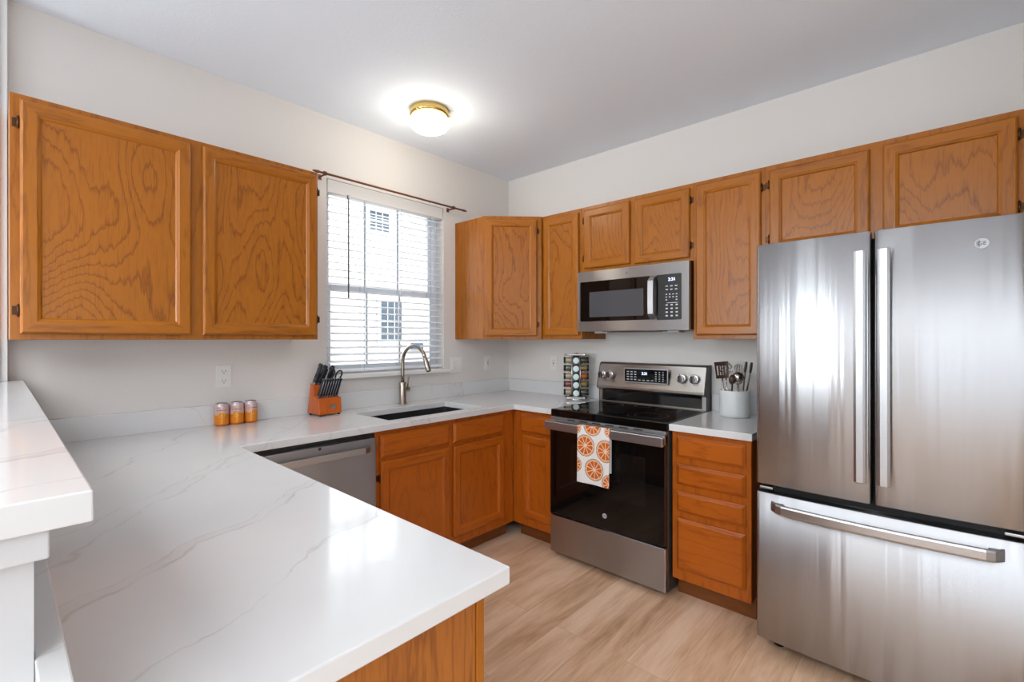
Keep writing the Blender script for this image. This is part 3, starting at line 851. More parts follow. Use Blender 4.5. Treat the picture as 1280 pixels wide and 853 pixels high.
for j in range(NY+1):
    for i in range(NX+1):
        ca.data[k].color = lin(orange(i/NX*TW, max(0, path[j][2]))); k += 1
md = me_o.modifiers.new('thick', 'SOLIDIFY'); md.thickness = .002; md.offset = -1
bm = nb(); box(bm, -TW/2+.004, TW/2-.004, .0215, .0240, -.25, .001); box(bm, -TW/2+.004, TW/2-.004, -.002, .0240, -.0020, .0008); mk('back_panel', bm, towel_back, t, bevel=.001)

# ------------------------------------------------------------------ microwave
t = thing('microwave', 'stainless steel over-the-range microwave with black glass window', 'microwave', (0, -.972, 1.405), -90)
MW, MH = .756, .399
bm = nb(); box(bm, 0.001, MW-.001, -.335, -.002, .004, MH); mk('body', bm, simple('microwave_body_black', (30, 27, 26), .4), t, bevel=.002)
bm = nb(); box(bm, .0, MW, -.362, -.336, .0, MH-.002); mdoor = mk('door', bm, steel_m, t, bevel=.004, seg=3)
bm = nb(); prism(bm, rrect(.500, .262, .006, 3, .270, .198), -.3636, -.361, plane='XZ'); wn = mk('door_window', bm, black_gloss, mdoor)
bm = nb(); prism(bm, rrect(.385, .165, .004, 3, .285, .176), -.3642, -.363, plane='XZ'); mk('window_screen', bm, simple('perforated_grey_screen', (74, 76, 80), .12), wn)
bm = nb(); prism(bm, rrect(.150, .266, .006, 3, .637, .196), -.3636, -.361, plane='XZ'); pn = mk('control_panel', bm, black_gloss, mdoor)
hb = []
bm = nb(); secs = []
for k in range(17):
    u = k/16; z = .066+u*.262; e_ = min(1, min(u, 1-u)/.14); y = -.364-.034*math.sin(e_*PI/2)-.004*math.sin(u*PI)
    secs.append([bm.verts.new((x, yy, z)) for x, yy in ((.522, y), (.556, y), (.556, y+.009), (.522, y+.009))])
for a, b_ in zip(secs, secs[1:]):
    for k in range(4): bm.faces.new((a[k], a[(k+1) % 4], b_[(k+1) % 4], b_[k]))
bm.faces.new(secs[0]); bm.faces.new(secs[-1][::-1]); mk('handle', bm, steel_bar, mdoor, bevel=.0015, seg=2)
badge_grey2 = simple('badge_steel', (150, 150, 152), .35, .6)
logo(mdoor, .365, .362, -.362, .0145, badge_grey2, dark_side)
text('clock_digits', '2:31', .026, digit_m, pn, (.655, -.3639, .297), .0002)
bm = nb()
for j in range(4):
    for i in range(3): box(bm, .618+i*.030, .618+i*.030+.013, -.3642, -.3636, .082+j*.021, .082+j*.021+.008)
for j, n in ((0, 2), (1, 4), (2, 4)):
    for i in range(n): box(bm, .618+i*(.068/max(1, n-1))*.9, .618+i*(.068/max(1, n-1))*.9+.009, -.3642, -.3636, .176+j*.016, .176+j*.016+.006)
for j in range(2):
    for i in range(3): box(bm, .618+i*.028, .618+i*.028+.014, -.3642, -.3636, .236+j*.020, .236+j*.020+.006)
box(bm, .625, .690, -.3642, -.3636, .160, .1625)
mk('button_marks', bm, mark_m, pn)
bm = nb(); box(bm, .17, .60, -.33, -.10, -.004, .005); mk('grease_filter', bm, dark_side, t)
bm = nb()
flm = simple('frosted_lens', (190, 192, 196), .3)
for x in (.14, .62): bm = nb(); prism(bm, [(x-.05, -.30), (x+.05, -.30), (x+.05, -.20), (x-.05, -.20)], -.012, .004); mk('task_light_lens', bm, flm, t, bevel=.003)

# ------------------------------------------------------------------ refrigerator
FY0, FW = -2.190, .806
t = thing('refrigerator', 'large stainless steel french door refrigerator with bottom freezer', 'refrigerator', (0, FY0, 0), -90)
bm = nb(); box(bm, .004, FW-.004, -.71, -.03, .03, 1.745); mk('cabinet_body', bm, dark_side, t, bevel=.004)
bm = nb(); box(bm, .02, FW-.02, -.735, -.71, .05, 1.74); mk('gasket', bm, dark_gasket, t)
bm = nb()
for x in (.06, FW-.06):
    for y in (-.66, -.1): bm = nb(); cyl(bm, (x, y, 0), (x, y, .032), .022); mk('foot', bm, black_plastic, t)
def bulge(x): # gentle bow over the whole width
    u = (x/FW-.5)*2; return .016*(1-u*u)
def fdoor(name, xa, xb, z0, z1, n=36):
    bm = nb(); r = .014; pts = [(xa, -.738)]
    def yy(x):
        e_ = min(x-xa, xb-x); f = 0
        if e_ < r: f = r-math.sqrt(max(0, r*r-(r-e_)**2))
        return -.788-bulge(x)+f
    xs = [xa+r*(1-math.cos(k/6*PI/2)) for k in range(7)]
    xs += [xa+r+(xb-xa-2*r)*k/n for k in range(1, n)]
    xs += [xb-r*(1-math.cos(k/6*PI/2)) for k in range(6, -1, -1)]
    top = [bm.verts.new((xa, -.738, z1))]+[bm.verts.new((x, yy(x), z1)) for x in xs]+[bm.verts.new((xb, -.738, z1))]
    bot = [bm.verts.new((xa, -.738, z0))]+[bm.verts.new((x, yy(x), z0)) for x in xs]+[bm.verts.new((xb, -.738, z0))]
    m = len(top)
    for k in range(m):
        j = (k+1) % m; f = bm.faces.new((bot[k], bot[j], top[j], top[k])); f.smooth = 0 < k < m-2
    bm.faces.new(top); bm.faces.new(bot[::-1])
    return mk(name, bm, fr_steel, t, bevel=.002, seg=1)
fr_steel = steel('refrigerator_steel', (172, 172, 174), 0.26, 1.0, 0.25, .02)
# sheet metal is never quite flat: faint waves running up the doors
_nt = fr_steel.node_tree; _tc = _nt.nodes.new('ShaderNodeTexCoord'); _mp = _nt.nodes.new('ShaderNodeMapping'); _mp.inputs['Scale'].default_value = (16, 1, .35)
_nz = _nt.nodes.new('ShaderNodeTexNoise'); _nz.inputs['Scale'].default_value = 1; _nz.inputs['Detail'].default_value = 2.5
_bp = _nt.nodes.new('ShaderNodeBump'); _bp.inputs['Strength'].default_value = 1; _bp.inputs['Distance'].default_value = .0035
_nt.links.new(_tc.outputs['Object'], _mp.inputs[0]); _nt.links.new(_mp.outputs[0], _nz.inputs['Vector'])
_nt.links.new(_nz.outputs['Fac'], _bp.inputs['Height']); _nt.links.new(_bp.outputs['Normal'], _nt.nodes['Principled BSDF'].inputs['Normal'])
XM = FW/2
d1 = fdoor('door', 0, XM-.0035, .736, 1.758)
d2 = fdoor('door', XM+.0035, FW, .736, 1.758)
d3 = fdoor('freezer_drawer', 0, FW, .075, .700)
def vhandle(par, x, z0, z1):
    bm = nb(); secs = []
    n = 20
    for k in range(n+1):
        u = k/n; z = z0+(z1-z0)*u; y = -.852-.006*math.sin(u*PI)
        secs.append([bm.verts.new((xx, q, z)) for xx, q in ((x-.019, y+.003), (x-.010, y-.004), (x+.010, y-.004), (x+.019, y+.003), (x+.019, y+.014), (x-.019, y+.014))])
    for a, b_ in zip(secs, secs[1:]):
        for k in range(6): bm.faces.new((a[k], a[(k+1) % 6], b_[(k+1) % 6], b_[k]))
    bm.faces.new(secs[0]); bm.faces.new(secs[-1][::-1])
    for z in (z0+.04, z1-.04): box(bm, x-.012, x+.012, -.842, -.798, z-.02, z+.02)
    mk('handle', bm, steel_bar, par, bevel=.002)
vhandle(d1, XM-.034, .822, 1.682); vhandle(d2, XM+.036, .822, 1.682)
bm = nb(); secs = []
for k in range(31):
    u = k/30; x = .062+u*(FW-.062-.062); e_ = min(1, min(u, 1-u)/.06); y = -.806-.034*math.sin(e_*PI/2)-.020*math.sin(u*PI)
    secs.append([bm.verts.new((x, yy_, z)) for yy_, z in ((y, .632), (y-.003, .640), (y-.003, .664), (y, .672), (y+.012, .672), (y+.012, .632))])
for a, b_ in zip(secs, secs[1:]):
    for k in range(6): bm.faces.new((a[k], a[(k+1) % 6], b_[(k+1) % 6], b_[k]))
bm.faces.new(secs[0]); bm.faces.new(secs[-1][::-1])
for x in (.075, FW-.10): box(bm, x, x+.035, -.815, -.785, .638, .666)
mk('handle', bm, steel_bar, d3, bevel=.002)
for x in (.012, FW-.062):
    bm = nb(); box(bm, x, x+.05, -.780, -.735, .712, .722); mk('hinge', bm, steel_bar, t, bevel=.002)
for x in (.03, FW-.10):
    bm = nb(); box(bm, x, x+.07, -.74, -.66, 1.745, 1.762); mk('hinge_cover', bm, dark_side, t, bevel=.003)
logo(d2, .692, 1.672, -.7955, .017, badge_grey2, dark_side)

# ------------------------------------------------------------------ window blind and curtain rod
t = thing('window_blind', 'white horizontal slat blind hanging in the window above the sink', 'blind', (0, .03, WZ0))
bx0, bx1 = WX0+.010, WX1-.010
bm = nb(); box(bm, bx0-.004, bx1+.004, -.028, .030, 2.262-WZ0, WZ1-WZ0-.002); mk('headrail', bm, valance_m, t, bevel=.003)
bm = nb(); z = 2.240
NS = 0
while z > WZ0+.05:
    zz = z-WZ0; a = math.radians(11)
    c, s_ = math.cos(a)*.025, math.sin(a)*.025
    p = [(-c, zz-s_), (0, zz+.0022), (c, zz+s_)]; q = [(y, z_-.0038) for y, z_ in reversed(p)]
    prism(bm, p+q, bx0, bx1, plane='YZ'); z -= .0445; NS += 1
mk('slats', bm, blind_m, t)
bm = nb(); box(bm, bx0, bx1, -.022, .022, .012, .030); mk('bottom_rail', bm, blind_m, t, bevel=.004)
for x in (-1.43, -1.385, -1.105, -.88):
    pass
for x in (-1.385, -1.10, -.845):
    bm = nb()
    for y in (-.027, .027): box(bm, x-.0012, x+.0012, y-.0006, y+.0006, .02, 2.262-WZ0)
    mk('ladder_cord', bm, simple('cord_grey', (176, 180, 188), .8) if x == -1.385 else bpy.data.materials['cord_grey'], t)
bm = nb(); cyl(bm, (-1.500, -.036, 2.25-WZ0), (-1.500, -.036, 1.615-WZ0), .0042, .005, seg=8); mk('tilt_wand', bm, wand_m, t)
bm = nb(); box(bm, -1.505, -1.495, -.036, -.026, 2.245-WZ0, 2.27-WZ0); mk('wand_hook', bm, wand_m, t)

t = thing('curtain_rod', 'thin brown curtain rod mounted on the wall over the window', 'curtain rod', (-1.14, 0, 2.375))
zr = -.030
bm = nb(); cyl(bm, (-.575, -.07, zr), (.545, -.07, zr), .0065, seg=14); mk('rod', bm, rod_m, t)
for x in (-.575, .545):
    s_ = 1 if x > 0 else -1
    bm = nb(); tube(bm, [(x, -.07, zr), (x+s_*.012, -.07, zr), (x+s_*.03, -.07, zr), (x+s_*.045, -.07, zr)], [.0065, .009, .0075, .003], 12); mk('finial', bm, rod_m, t)
for x in (-.545, .455):
    bm = nb(); box(bm, x-.010, x+.010, -.004, -.0008, zr-.022, zr+.010); cyl(bm, (x, -.003, zr-.006), (x, -.07, zr-.006), .005, seg=10)
    cyl(bm, (x-.008, -.07, zr), (x+.008, -.07, zr), .0125, seg=16); mk('bracket', bm, rod_m, t)

# ------------------------------------------------------------------ ceiling light
t = thing('ceiling_light', 'round flush ceiling light with brass rim and lit glass dome', 'ceiling light', (-1.256, -.520, H))
bm = nb(); lathe(bm, [(0, -.0005), (.112, -.0005), (.116, -.004), (.116, -.034), (.110, -.044), (.102, -.046), (0, -.046)], 48); mk('brass_pan', bm, brass_m, t)
bm = nb(); lathe(bm, [(.100, -.046), (.112, -.056), (.121, -.072), (.118, -.092), (.100, -.112), (.072, -.126), (.038, -.134), (0, -.136)], 48); mk('glass_dome', bm, dome_m, t)
bm = nb()
for k in range(3):
    a = math.radians(195+120*k); bm = nb(); cyl(bm, (.114*math.cos(a), .114*math.sin(a), -.039), (.124*math.cos(a), .124*math.sin(a), -.039), .0045, seg=10); mk('set_screw', bm, brass_m, t)
pl = bpy.data.lights.new('bulb', 'POINT'); pl.energy = 2.6; pl.color = (1.0, .93, .80); pl.shadow_soft_size = .09
po = bpy.data.objects.new('bulb', pl); po.location = (-1.256, -.52, H-.24); scene.collection.objects.link(po)

# ------------------------------------------------------------------ outlets and switches
slot_m = simple('dark_slot', (60, 56, 52), .6)
def outlet(label, loc, rz, kind='outlet', w_=.071, h_=.116, name='outlet_plate', cat='outlet'):
    t = thing(name, label, cat, loc, rz)
    bm = nb(); prism(bm, rrect(w_, h_, .004, 3), -.005, -.0005, plane='XZ'); mk('cover_plate', bm, white_plastic, t, bevel=.0012)
    if kind == 'outlet':
        for dz in (-.0245, .0245):
            bm = nb(); prism(bm, rrect(.034, .029, .010, 4, 0, dz), -.0068, -.0045, plane='XZ'); r = mk('receptacle', bm, white_plastic, t)
            bm = nb()
            box(bm, -.0085, -.0060, -.0072, -.0066, dz-.001, dz+.009); box(bm, .0060, .0085, -.0072, -.0066, dz-.001, dz+.009)
            cyl(bm, (0, -.0066, dz-.008), (0, -.0072, dz-.008), .0028, seg=10); mk('slots', bm, slot_m, r)
    elif kind == 'gfci':
        bm = nb(); prism(bm, rrect(.034, .067, .002, 2), -.0068, -.0045, plane='XZ'); r = mk('receptacle', bm, white_plastic, t)
        bm = nb()
        for dz in (-.021, .021):
            box(bm, -.0085, -.0060, -.0072, -.0066, dz-.004, dz+.005); box(bm, .0060, .0085, -.0072, -.0066, dz-.004, dz+.005)
        box(bm, -.006, .006, -.0076, -.0066, -.006, -.001); box(bm, -.006, .006, -.0076, -.0066, .001, .006); mk('slots', bm, slot_m, r)
    else:
        for dx in ((-.023, .023) if w_ > .1 else (0,)):
            bm = nb(); box(bm, dx-.0165, dx+.0165, -.0075, -.0045, -.033, .033); mk('rocker', bm, white_plastic, t, bevel=.001)
outlet('white wall outlet above the three drink cans', (-2.202, 0, 1.160), 0)
outlet('white double light switch plate just right of window', (-.606, 0, 1.155), 0, 'switch', .116, .116, 'switch_plate', 'light switch')
outlet('white wall outlet on window wall near the corner', (-.263, 0, 1.160), 0, 'gfci')
outlet('white wall outlet on stove wall left of the spice rack', (0, -.493, 1.162), -90, 'gfci')

# ------------------------------------------------------------------ drink cans
def can_color(a, z):
    # a angle 0 = front, z 0..1
    base = (214, 178, 168) if z > .52+.035*math.sin(a*3) else (226, 138, 40)
    if z > .86: base = (206, 184, 190)
    d = math.hypot(a*.033*1.0, (z-.50)*.118)
    if d < .016:
        base = (240, 170, 66)
        if .006 < d < .0095 or d > .0145: base = (200, 110, 30)
    if .70 < z < .745 and abs(a) < .78: base = (126, 84, 120) if math.sin(a*46) > -.35 else base
    if z < .10: base = (204, 112, 26)
    return base
def make_can(label, x, y, rot):
    t = thing('drink_can', label, 'can', (x, y, CT+.0003), rot, 'orange drink cans on the counter')
    bm = nb(); SEG, NZ = 96, 60
    prof = [(.0265, 0), (.030, .004), (.0328, .010)]+[(.0328, .010+.088*k/NZ) for k in range(1, NZ+1)]+[(.0315, .104), (.0275, .1115)]
    lathe(bm, prof, SEG); o = mk('body', bm, can_m, t)
    ca = o.data.color_attributes.new('print', 'FLOAT_COLOR', 'POINT')
    for v in o.data.vertices:
        a = math.atan2(v.co.y, v.co.x)+PI/2
        a = (a+PI) % (2*PI)-PI
        ca.data[v.index].color = lin(can_color(a, v.co.z/.1115))
    bm = nb(); lathe(bm, [(.0275, .1112), (.0278, .1145), (.0262, .1155), (.0245, .1125), (.0235, .1100), (0, .1105)], 48); l = mk('lid', bm, alu_m, t)
    bm = nb(); prism(bm, rrect(.013, .022, .006, 4, 0, -.004), .1106, .1120); mk('pull_tab', bm, alu_m, l)
    return t
c0 = make_can('orange and white drink can, leftmost of the three on the counter', -2.230, -.064, -16)
for lab, x, y, r in (('orange and white drink can in the middle of three on the counter', -2.161, -.068, -22), ('orange and white drink can, rightmost of three, nearest the knife block', -2.092, -.064, 8)):
    c = copy_tree(c0); c.location = (x, y, CT+.0003); c.rotation_euler = (0, 0, math.radians(r)); c['label'] = lab

# ------------------------------------------------------------------ knife block and knives
t = thing('knife_block', 'orange-brown wooden knife block on the counter left of the sink', 'knife block', (-1.706, -.112, CT), 4)
KW = .126
prof = [(-.052, .006), (.070, .006), (.050, .150), (.030, .162), (-.002, .126), (-.050, .090), (-.060, .086)]
bm = nb(); prism(bm, [(-.056, .008), (.066, .008), (.060, .030), (.034, .166), (.004, .155), (.000, .098), (-.047, .088)], -KW/2, KW/2, plane='YZ')
mk('block_body', bm, block_m, t, bevel=.003)
bm = nb()
for x in (-KW/2+.012, KW/2-.012):
    for y in (-.045, .052): bm = nb(); cyl(bm, (x, y, 0), (x, y, .0085), .007, seg=12); mk('rubber_foot', bm, black_plastic, t)
bm = nb(); prism(bm, rrect(.030, .022, .008, 4, .012, .045), -.0565, -.050, plane='XZ'); o = mk('maker_badge', bm, alu_m, t)
KS = 1.12
t.scale = (KS, KS, KS)
def place_on_block(o, x, y, z, tilt=-24, yaw=4, roll=0):
    # knife local: handle runs up +z from its base; lean toward the front and slightly sideways
    p = Matrix.Translation((-1.706, -.112, CT)) @ Matrix.Rotation(math.radians(4), 4, 'Z') @ (Vector((x, y, z))*KS); o.scale = (KS, KS, KS)
    o.location = p; o.rotation_euler = (math.radians(-tilt), math.radians(roll), math.radians(4))
knife_m = simple('black_knife_handle', (34, 36, 42), .38); rivet_m = simple('steel_rivet', (170, 172, 178), .3, 1)
def steak(label):
    t = thing('steak_knife', label, 'knife', (0, 0, 0), 0, 'steak knives in the block')
    bm = nb(); prism(bm, [(-.0085, 0), (.0085, 0), (.0095, .03), (.008, .062), (.0095, .088), (.006, .094), (-.006, .092), (-.0085, .06)], -.0040, .0040, plane='YZ')
    mk('handle', bm, knife_m, t, bevel=.0015)
    bm = nb(); tube(bm, [(0, -.0085, .002), (0, -.0098, .03), (0, -.0090, .062), (0, -.0100, .086)], .0016, 6); box(bm, -.0035, .0035, -.006, .005, .0915, .0955); mk('tang', bm, rivet_m, t)
    bm = nb(); box(bm, -.0047, .0047, -.0090, .0088, -.004, .002); mk('bolster', bm, rivet_m, t)
    bm = nb(); box(bm, -.001, .001, -.008, .008, -.03, -.004); mk('blade', bm, rivet_m, t)
    return t
names = ['leftmost', 'second from left', 'third from left', 'fourth from left', 'fourth from right', 'third from right', 'second from right', 'rightmost']
sk = None
for i in range(8):
    lab = 'black-handled steak knife, %s of the front row in the knife block' % names[i]
    if sk is None: o = sk = steak(lab)
    else: o = copy_tree(sk); o['label'] = lab
    place_on_block(o, -.050+i*.0143, -.024, .099, tilt=-14, roll=10)
def big_knife(label, hl, hw, name='kitchen_knife', cat='knife'):
    t = thing(name, label, cat)
    bm = nb(); prism(bm, [(-hw/2, 0), (hw/2, 0), (hw/2+.001, hl*.3), (hw/2-.003, hl*.62), (hw/2+.003, hl*.92), (hw/2-.003, hl), (-hw/2+.002, hl*.97), (-hw/2, hl*.5)], -.0075, .0075, plane='YZ')
    h = mk('handle', bm, knife_m, t, bevel=.003)
    bm = nb()
    for q in (.2, .5, .8): cyl(bm, (-.008, 0, hl*q), (.008, 0, hl*q), .0028, seg=10)
    mk('rivets', bm, rivet_m, h)
    bm = nb(); box(bm, -.008, .008, -hw/2, hw/2, -.010, .003); mk('bolster', bm, rivet_m, t, bevel=.002)
    bm = nb(); box(bm, -.0012, .0012, -hw/2, hw/2, -.05, -.010); mk('blade', bm, rivet_m, t)
    return t
o = big_knife('large black-handled chef knife at back left of the knife block', .105, .027); place_on_block(o, -.047, .018, .168, -10, roll=16)
o = big_knife('long black-handled carving knife beside chef knife in the block', .100, .023); place_on_block(o, -.026, .014, .166, -16, roll=16)
o = big_knife('black-handled utility knife in front of the carving knife', .080, .020); place_on_block(o, -.012, .020, .168, -20, roll=14)
o = big_knife('black-handled paring knife beside scissors at right of knife block', .080, .019); place_on_block(o, .026, .020, .168, -12, roll=10)
o = big_knife('black honing steel handle behind the scissors in the block', .088, .018, 'honing_steel', 'honing steel'); place_on_block(o, .040, .026, .168, -8, roll=10)
sc = thing('kitchen_scissors', 'black-handled kitchen scissors at the right of the knife block', 'scissors')
bm = nb()
for s_ in (-1, 1):
    pts = []
    for k in range(17):
        a = 2*PI*k/16; pts.append((s_*(.0215+.016*math.cos(a)*1.0), 0, .062+.026*math.sin(a)))
    tube(bm, pts, .0042, 8, caps=False); tube(bm, [(s_*.012, 0, .042), (s_*.004, 0, .018), (s_*.003, 0, 0)], .005, 8)
mk('handles', bm, knife_m, sc)
bm = nb(); box(bm, -.009, .009, -.0015, .0015, -.05, .008); mk('blades', bm, rivet_m, sc)
place_on_block(sc, .034, .004, .152, -22, roll=12)

# ------------------------------------------------------------------ spice rack
ra = 214.5   # turned toward the room
RX, RY = -.135, -.800
t = thing('spice_rack', 'square revolving chrome spice rack on the counter beside the stove', 'spice rack', (RX, RY, CT), ra)
bm = nb(); prism(bm, rrect(.168, .168, .03, 6), .010, .024); lathe(bm, [(0, 0), (.07, 0), (.07, .010), (0, .010)], 32); mk('rack_base', bm, chrome_m, t, bevel=.003)
bm = nb(); prism(bm, rrect(.168, .168, .03, 6), .322, .334); tp = mk('rack_top', bm, chrome_m, t, bevel=.003)
bm = nb(); lathe(bm, [(0, .334), (.012, .334), (.014, .340), (0, .344)], 20); mk('top_knob', bm, chrome_m, tp)
bm = nb(); box(bm, -.024, .024, -.024, .024, .024, .322); 
for sx in (-1, 1):
    for sy in (-1, 1): box(bm, *sorted((sx*.026, sx*.074)), *sorted((sy*.026, sy*.074)), .024, .026)
mk('core', bm, black_plastic, t)
bm = nb()
for sx in (-1, 1):
    for sy in (-1, 1): cyl(bm, (sx*.030, sy*.030, .024), (sx*.030, sy*.030, .322), .004, seg=8)
for k in range(5):
    z = .026+.0585*k
    for a in range(4):
        ca_, sa_ = math.cos(a*PI/2), math.sin(a*PI/2)
        P = lambda u, v: (ca_*u-sa_*v, sa_*u+ca_*v, z+.002)
        tube(bm, [P(.03, -.024), P(.082, -.024)], .0016, 6); tube(bm, [P(.03, .024), P(.082, .024)], .0016, 6); tube(bm, [P(.082, -.024), P(.082, .024)], .0016, 6)
mk('wire_frame', bm, chrome_m, t)
jar_glass = simple('spice_contents_dark', (58, 44, 36), .12, coat=.6)
lid_m = simple('pale_jar_lid', (214, 228, 226), .3); lidk_m = simple('black_jar_rim', (26, 28, 30), .4)
spice = {'dark': jar_glass, 'orange': simple('spice_contents_orange', (196, 98, 30), .15, coat=.6), 'yellow': simple('spice_contents_yellow', (150, 124, 62), .15, coat=.6),
         'red': simple('spice_contents_red', (130, 44, 30), .15, coat=.6), 'green': simple('spice_contents_green', (88, 86, 66), .15, coat=.6), 'tan': simple('spice_contents_tan', (170, 150, 124), .15, coat=.6)}
def jar(label, kind):
    t = thing('spice_jar', label, 'jar', (0, 0, 0), 0, 'jars in the spice rack')
    def L2(prof, mi=0):
        b2 = nb(); lathe(b2, prof, 24)
        for v in b2.verts: v.co = Vector((v.co.z, v.co.x, v.co.y))
        return b2
    mk('glass_body', L2([(0, .0), (.020, .0), (.0215, .004), (.0215, .042), (.017, .049), (.017, .052)]), spice[kind], t)
    l = mk('lid', L2([(.0, .050), (.0225, .050), (.0235, .052), (.0235, .062), (.0225, .0635), (0, .0635)]), lidk_m, t)
    mk('lid_disc', L2([(0, .0636), (.0215, .0636), (.0215, .0642), (.0195, .0648), (0, .0648)]), lid_m, l)
    return t
rows_ = ['top', 'second', 'middle', 'fourth', 'bottom']
cols_ = {0: ('front', ['dark', 'dark', 'green', 'dark', 'tan']), 90: ('left', ['tan', 'green', 'tan', 'red', 'tan']), -90: ('right', ['green', 'yellow', 'orange', 'yellow', 'green'])}
proto = {}
for a, (cn, kinds) in cols_.items():
    for r_ in range(5):
        side = {'front': 'facing the room', 'left': 'facing the window', 'right': 'facing the stove'}[cn]
        lab = 'spice jar with %s contents, %s row of the rack, %s' % (kinds[r_] if kinds[r_] != 'tan' else 'pale', rows_[r_], side)
        if kinds[r_] not in proto: o = proto[kinds[r_]] = jar(lab, kinds[r_])
        else: o = copy_tree(proto[kinds[r_]]); o['label'] = lab
        ang = math.radians(ra-a); rr = .0275
        o.location = (RX+rr*math.cos(ang), RY+rr*math.sin(ang), CT+.0525+.0585*(4-r_)); o.rotation_euler = (0, 0, ang)

# ------------------------------------------------------------------ utensil crock
KX, KY = -.170, -1.912
t = thing('utensil_crock', 'white stoneware crock of cooking utensils right of the stove', 'crock', (KX, KY, CT))
bm = nb(); lathe(bm, [(0, 0), (.073, 0), (.079, .006), (.080, .020), (.080, .145), (.0785, .150), (.074, .150), (.072, .145), (.072, .012), (0, .012)], 56); mk('crock_body', bm, crock_m, t)
steel_u = simple('utensil_steel', (200, 196, 190), .18, 1); brown_n = simple('brown_nylon', (70, 46, 38), .4)
def utensil(name, label, cat, dx, dy, lean, az, length):
    """empty at the crock floor; local z runs along the handle; lean away from vertical toward azimuth az"""
    o = thing(name, label, cat, (KX+dx, KY+dy, CT+.014))
    d = Vector((math.sin(math.radians(lean))*math.cos(math.radians(az)), math.sin(math.radians(lean))*math.sin(math.radians(az)), math.cos(math.radians(lean))))
    face = Vector((-.80, -.56, 0)); x_ = face.cross(d).normalized()*-1; y_ = d.cross(x_).normalized()
    M = Matrix((x_, y_, d)).transposed().to_4x4(); o.rotation_euler = M.to_euler(); return o
# az -45 = to the right in the photo, az 135 = to the left
o = utensil('slotted_turner', 'brown slotted turner standing at the left of the crock', 'turner', -.028, .040, 5, 120, .33)
bm = nb(); tube(bm, [(0, 0, 0), (0, 0, .10), (0, 0, .205)], .0045, 10); mk('handle', bm, steel_u, o)
bm = nb(); xs = [-.036, -.027, -.020, -.013, -.0065, 0, .0065, .013, .020, .027, .036]
xs = [-.036, -.026, -.018, -.010, -.004, .004, .010, .018, .026, .036]
grid_slab(bm, xs, [.203, .222, .276, .298], lambda x, z: not (.222 < z < .276 and any(a < x < b_ for a, b_ in ((-.026, -.018), (-.010, -.004), (.004, .010), (.018, .026)))), -.0015, .0015, plane='XZ')
for v in bm.verts: v.co.x *= 1.0+(v.co.z-.203)*1.2-.06; v.co.y += -(v.co.x*v.co.x)*4
mk('slotted_blade', bm, brown_n, o, bevel=.001)
o = utensil('ladle', 'steel ladle with a round bowl at front of the crock', 'ladle', -.044, -.018, 5, -60, .3)
bm = nb(); tube(bm, [(0, 0, 0), (0, 0, .10), (0, 0, .190)], .0042, 10); mk('handle', bm, steel_u, o)
bm = nb(); lathe(bm, [(0, -.026), (.014, -.023), (.026, -.012), (.031, 0), (.029, 0), (.024, -.011), (.013, -.020), (0, -.023)], 28)
for v in bm.verts: v.co = Vector((v.co.x, v.co.z+.012, v.co.y+.212))
mk('bowl', bm, steel_u, o)
o = utensil('whisk', 'steel wire whisk standing at the back of the crock', 'whisk', .038, -.004, 3, 0, .3)
bm = nb(); cyl(bm, (0, 0, 0), (0, 0, .165), .0062); mk('handle', bm, steel_u, o)
bm = nb()
for k in range(6):
    a = PI*k/6; pts = []
    for j in range(17):
        q = PI*j/16; r_ = .034*math.sin(q)**.9 if 0 < j < 16 else .003; s_ = 1 if j <= 8 else 1
        pts.append((r_*math.cos(a)*(1), r_*math.sin(a), .165+.115*(1-math.cos(q))/2+(.0)))
    tube(bm, pts, .0013, 6); tube(bm, [(-x, -y, z) for x, y, z in pts], .0013, 6)
mk('wires', bm, steel_u, o)
o = utensil('skimmer', 'steel skimmer with round pierced head beside the whisk', 'skimmer', .020, .042, 3, 120, .3)
bm = nb(); tube(bm, [(0, 0, 0), (0, 0, .225)], .0042, 10); mk('handle', bm, steel_u, o)
bm = nb()
for k in range(4): 
    seg = 36; r_ = .034-.009*k; pts = [(r_*math.cos(2*PI*j/seg), -.002*k, .258+r_*math.sin(2*PI*j/seg)) for j in range(seg+1)]; tube(bm, pts, .0018 if k else .003, 6, caps=False)
for k in range(8):
    a = 2*PI*k/8; tube(bm, [(.006*math.cos(a), -.004, .258+.006*math.sin(a)), (.034*math.cos(a), 0, .258+.034*math.sin(a))], .0015, 6)
mk('pierced_head', bm, steel_u, o)
o = utensil('tongs', 'black-tipped steel tongs leaning right in the crock', 'tongs', -.012, -.040, 7.5, -62, .3)
for s_ in (-1, 1):
    bm = nb(); secs = []
    for k in range(9):
        u = k/8; z_ = u*.245; x = s_*(.004+.010*u)
        secs.append([bm.verts.new((x+a, b_, z_)) for a, b_ in ((-.0015, -.008), (.0015, -.008), (.0015, .008), (-.0015, .008))])
    for a, b_ in zip(secs, secs[1:]):
        for k in range(4): bm.faces.new((a[k], a[(k+1) % 4], b_[(k+1) % 4], b_[k]))
    bm.faces.new(secs[0]); bm.faces.new(secs[-1][::-1]); am = mk('arm', bm, steel_u, o)
    bm = nb(); prism(bm, [(-.009, .240), (.009, .240), (.014, .275), (.008, .300), (-.008, .300), (-.014, .275)], s_*.014-.004, s_*.014+.004, plane='YZ'); mk('black_tip', bm, black_plastic, am, bevel=.002)
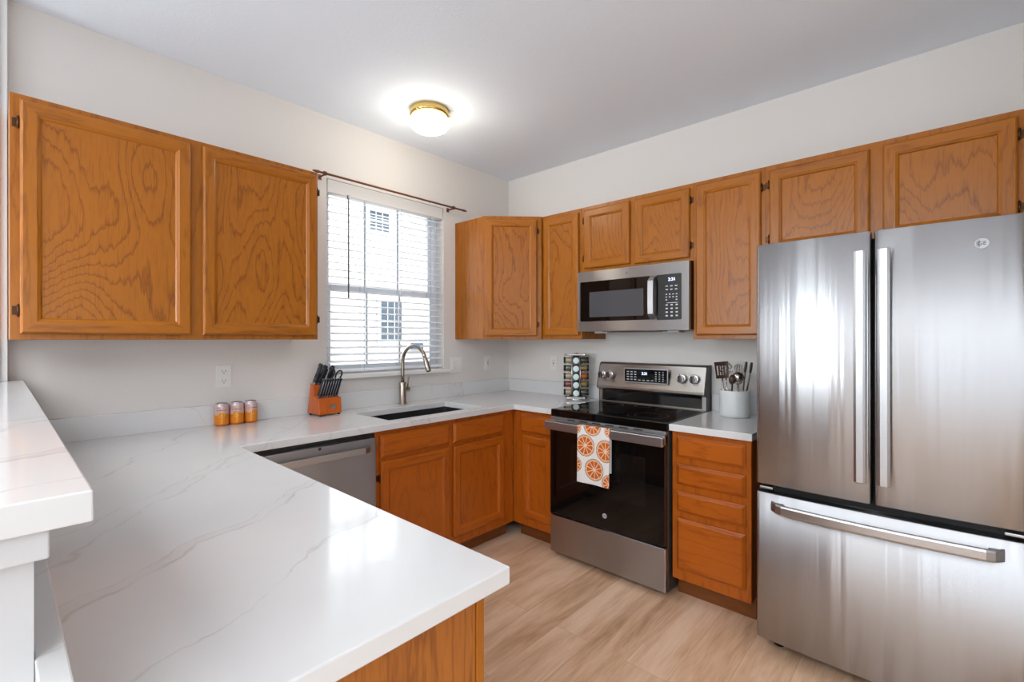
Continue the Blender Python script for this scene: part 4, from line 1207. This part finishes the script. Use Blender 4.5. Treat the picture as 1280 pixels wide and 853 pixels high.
o = utensil('serving_spoon', 'dark serving spoon low in the middle of the crock', 'spoon', -.048, .008, 6, -130, .3)
bm = nb(); tube(bm, [(0, 0, 0), (0, 0, .175)], .0042, 10); mk('handle', bm, black_plastic, o)
bm = nb(); lathe(bm, [(0, -.010), (.012, -.008), (.020, 0), (.018, 0), (.011, -.006), (0, -.008)], 24)
for v in bm.verts: v.co = Vector((v.co.x, v.co.z+.004, v.co.y*1.4+.200))
mk('bowl', bm, brown_n, o)

# ------------------------------------------------------------------ outside
bm = nb(); box(bm, -30, 30, .16, 30, -.35, -.25); struct('ground', bm, ground_m)
t = thing('house', 'pale neighbouring house with white framed windows seen through the blind', 'house', (4, 9, -.25))
bm = nb(); box(bm, -7, 9, 0, 6, 0, 7.5)
o = mk('wall', bm, siding_m, t)
def nwin(x0, x1, z0, z1):
    z0 += .25; z1 += .25; x0 -= 4; x1 -= 4
    bm = nb(); wd = .10
    for a in ((x0-wd, x0, z0-wd, z1+wd), (x1, x1+wd, z0-wd, z1+wd), (x0, x1, z1, z1+wd), (x0, x1, z0-wd, z0), (x0, x1, (z0+z1)/2-.03, (z0+z1)/2+.03)): box(bm, a[0], a[1], -.05, .0, a[2], a[3])
    for i in (1, 2):
        x = x0+(x1-x0)*i/3; box(bm, x-.012, x+.012, -.03, -.015, z0, z1)
    for i in (1, 2, 4, 5):
        z = z0+(z1-z0)*i/6; box(bm, x0, x1, -.03, -.015, z-.012, z+.012)
    f = mk('window', bm, trim_m, t)
    bm = nb(); box(bm, x0, x1, -.014, -.004, z0, z1); mk('pane', bm, grey_glass, f)
nwin(4.33, 5.02, 1.30, 2.45)
nwin(3.98, 4.60, 4.42, 4.95)
bm = nb()
for k in range(48): box(bm, -7, 9, -.012, 0, k*.155, k*.155+.004)
mk('siding_laps', bm, simple('siding_shadow_gap', (206, 200, 196), .8), t)
bm = nb(); box(bm, 5.37-4, 5.75-4, -.12, 0, 1.06+.25, 1.24+.25); mk('utility_box', bm, simple('blue_grey_box', (72, 104, 136), .5), t)
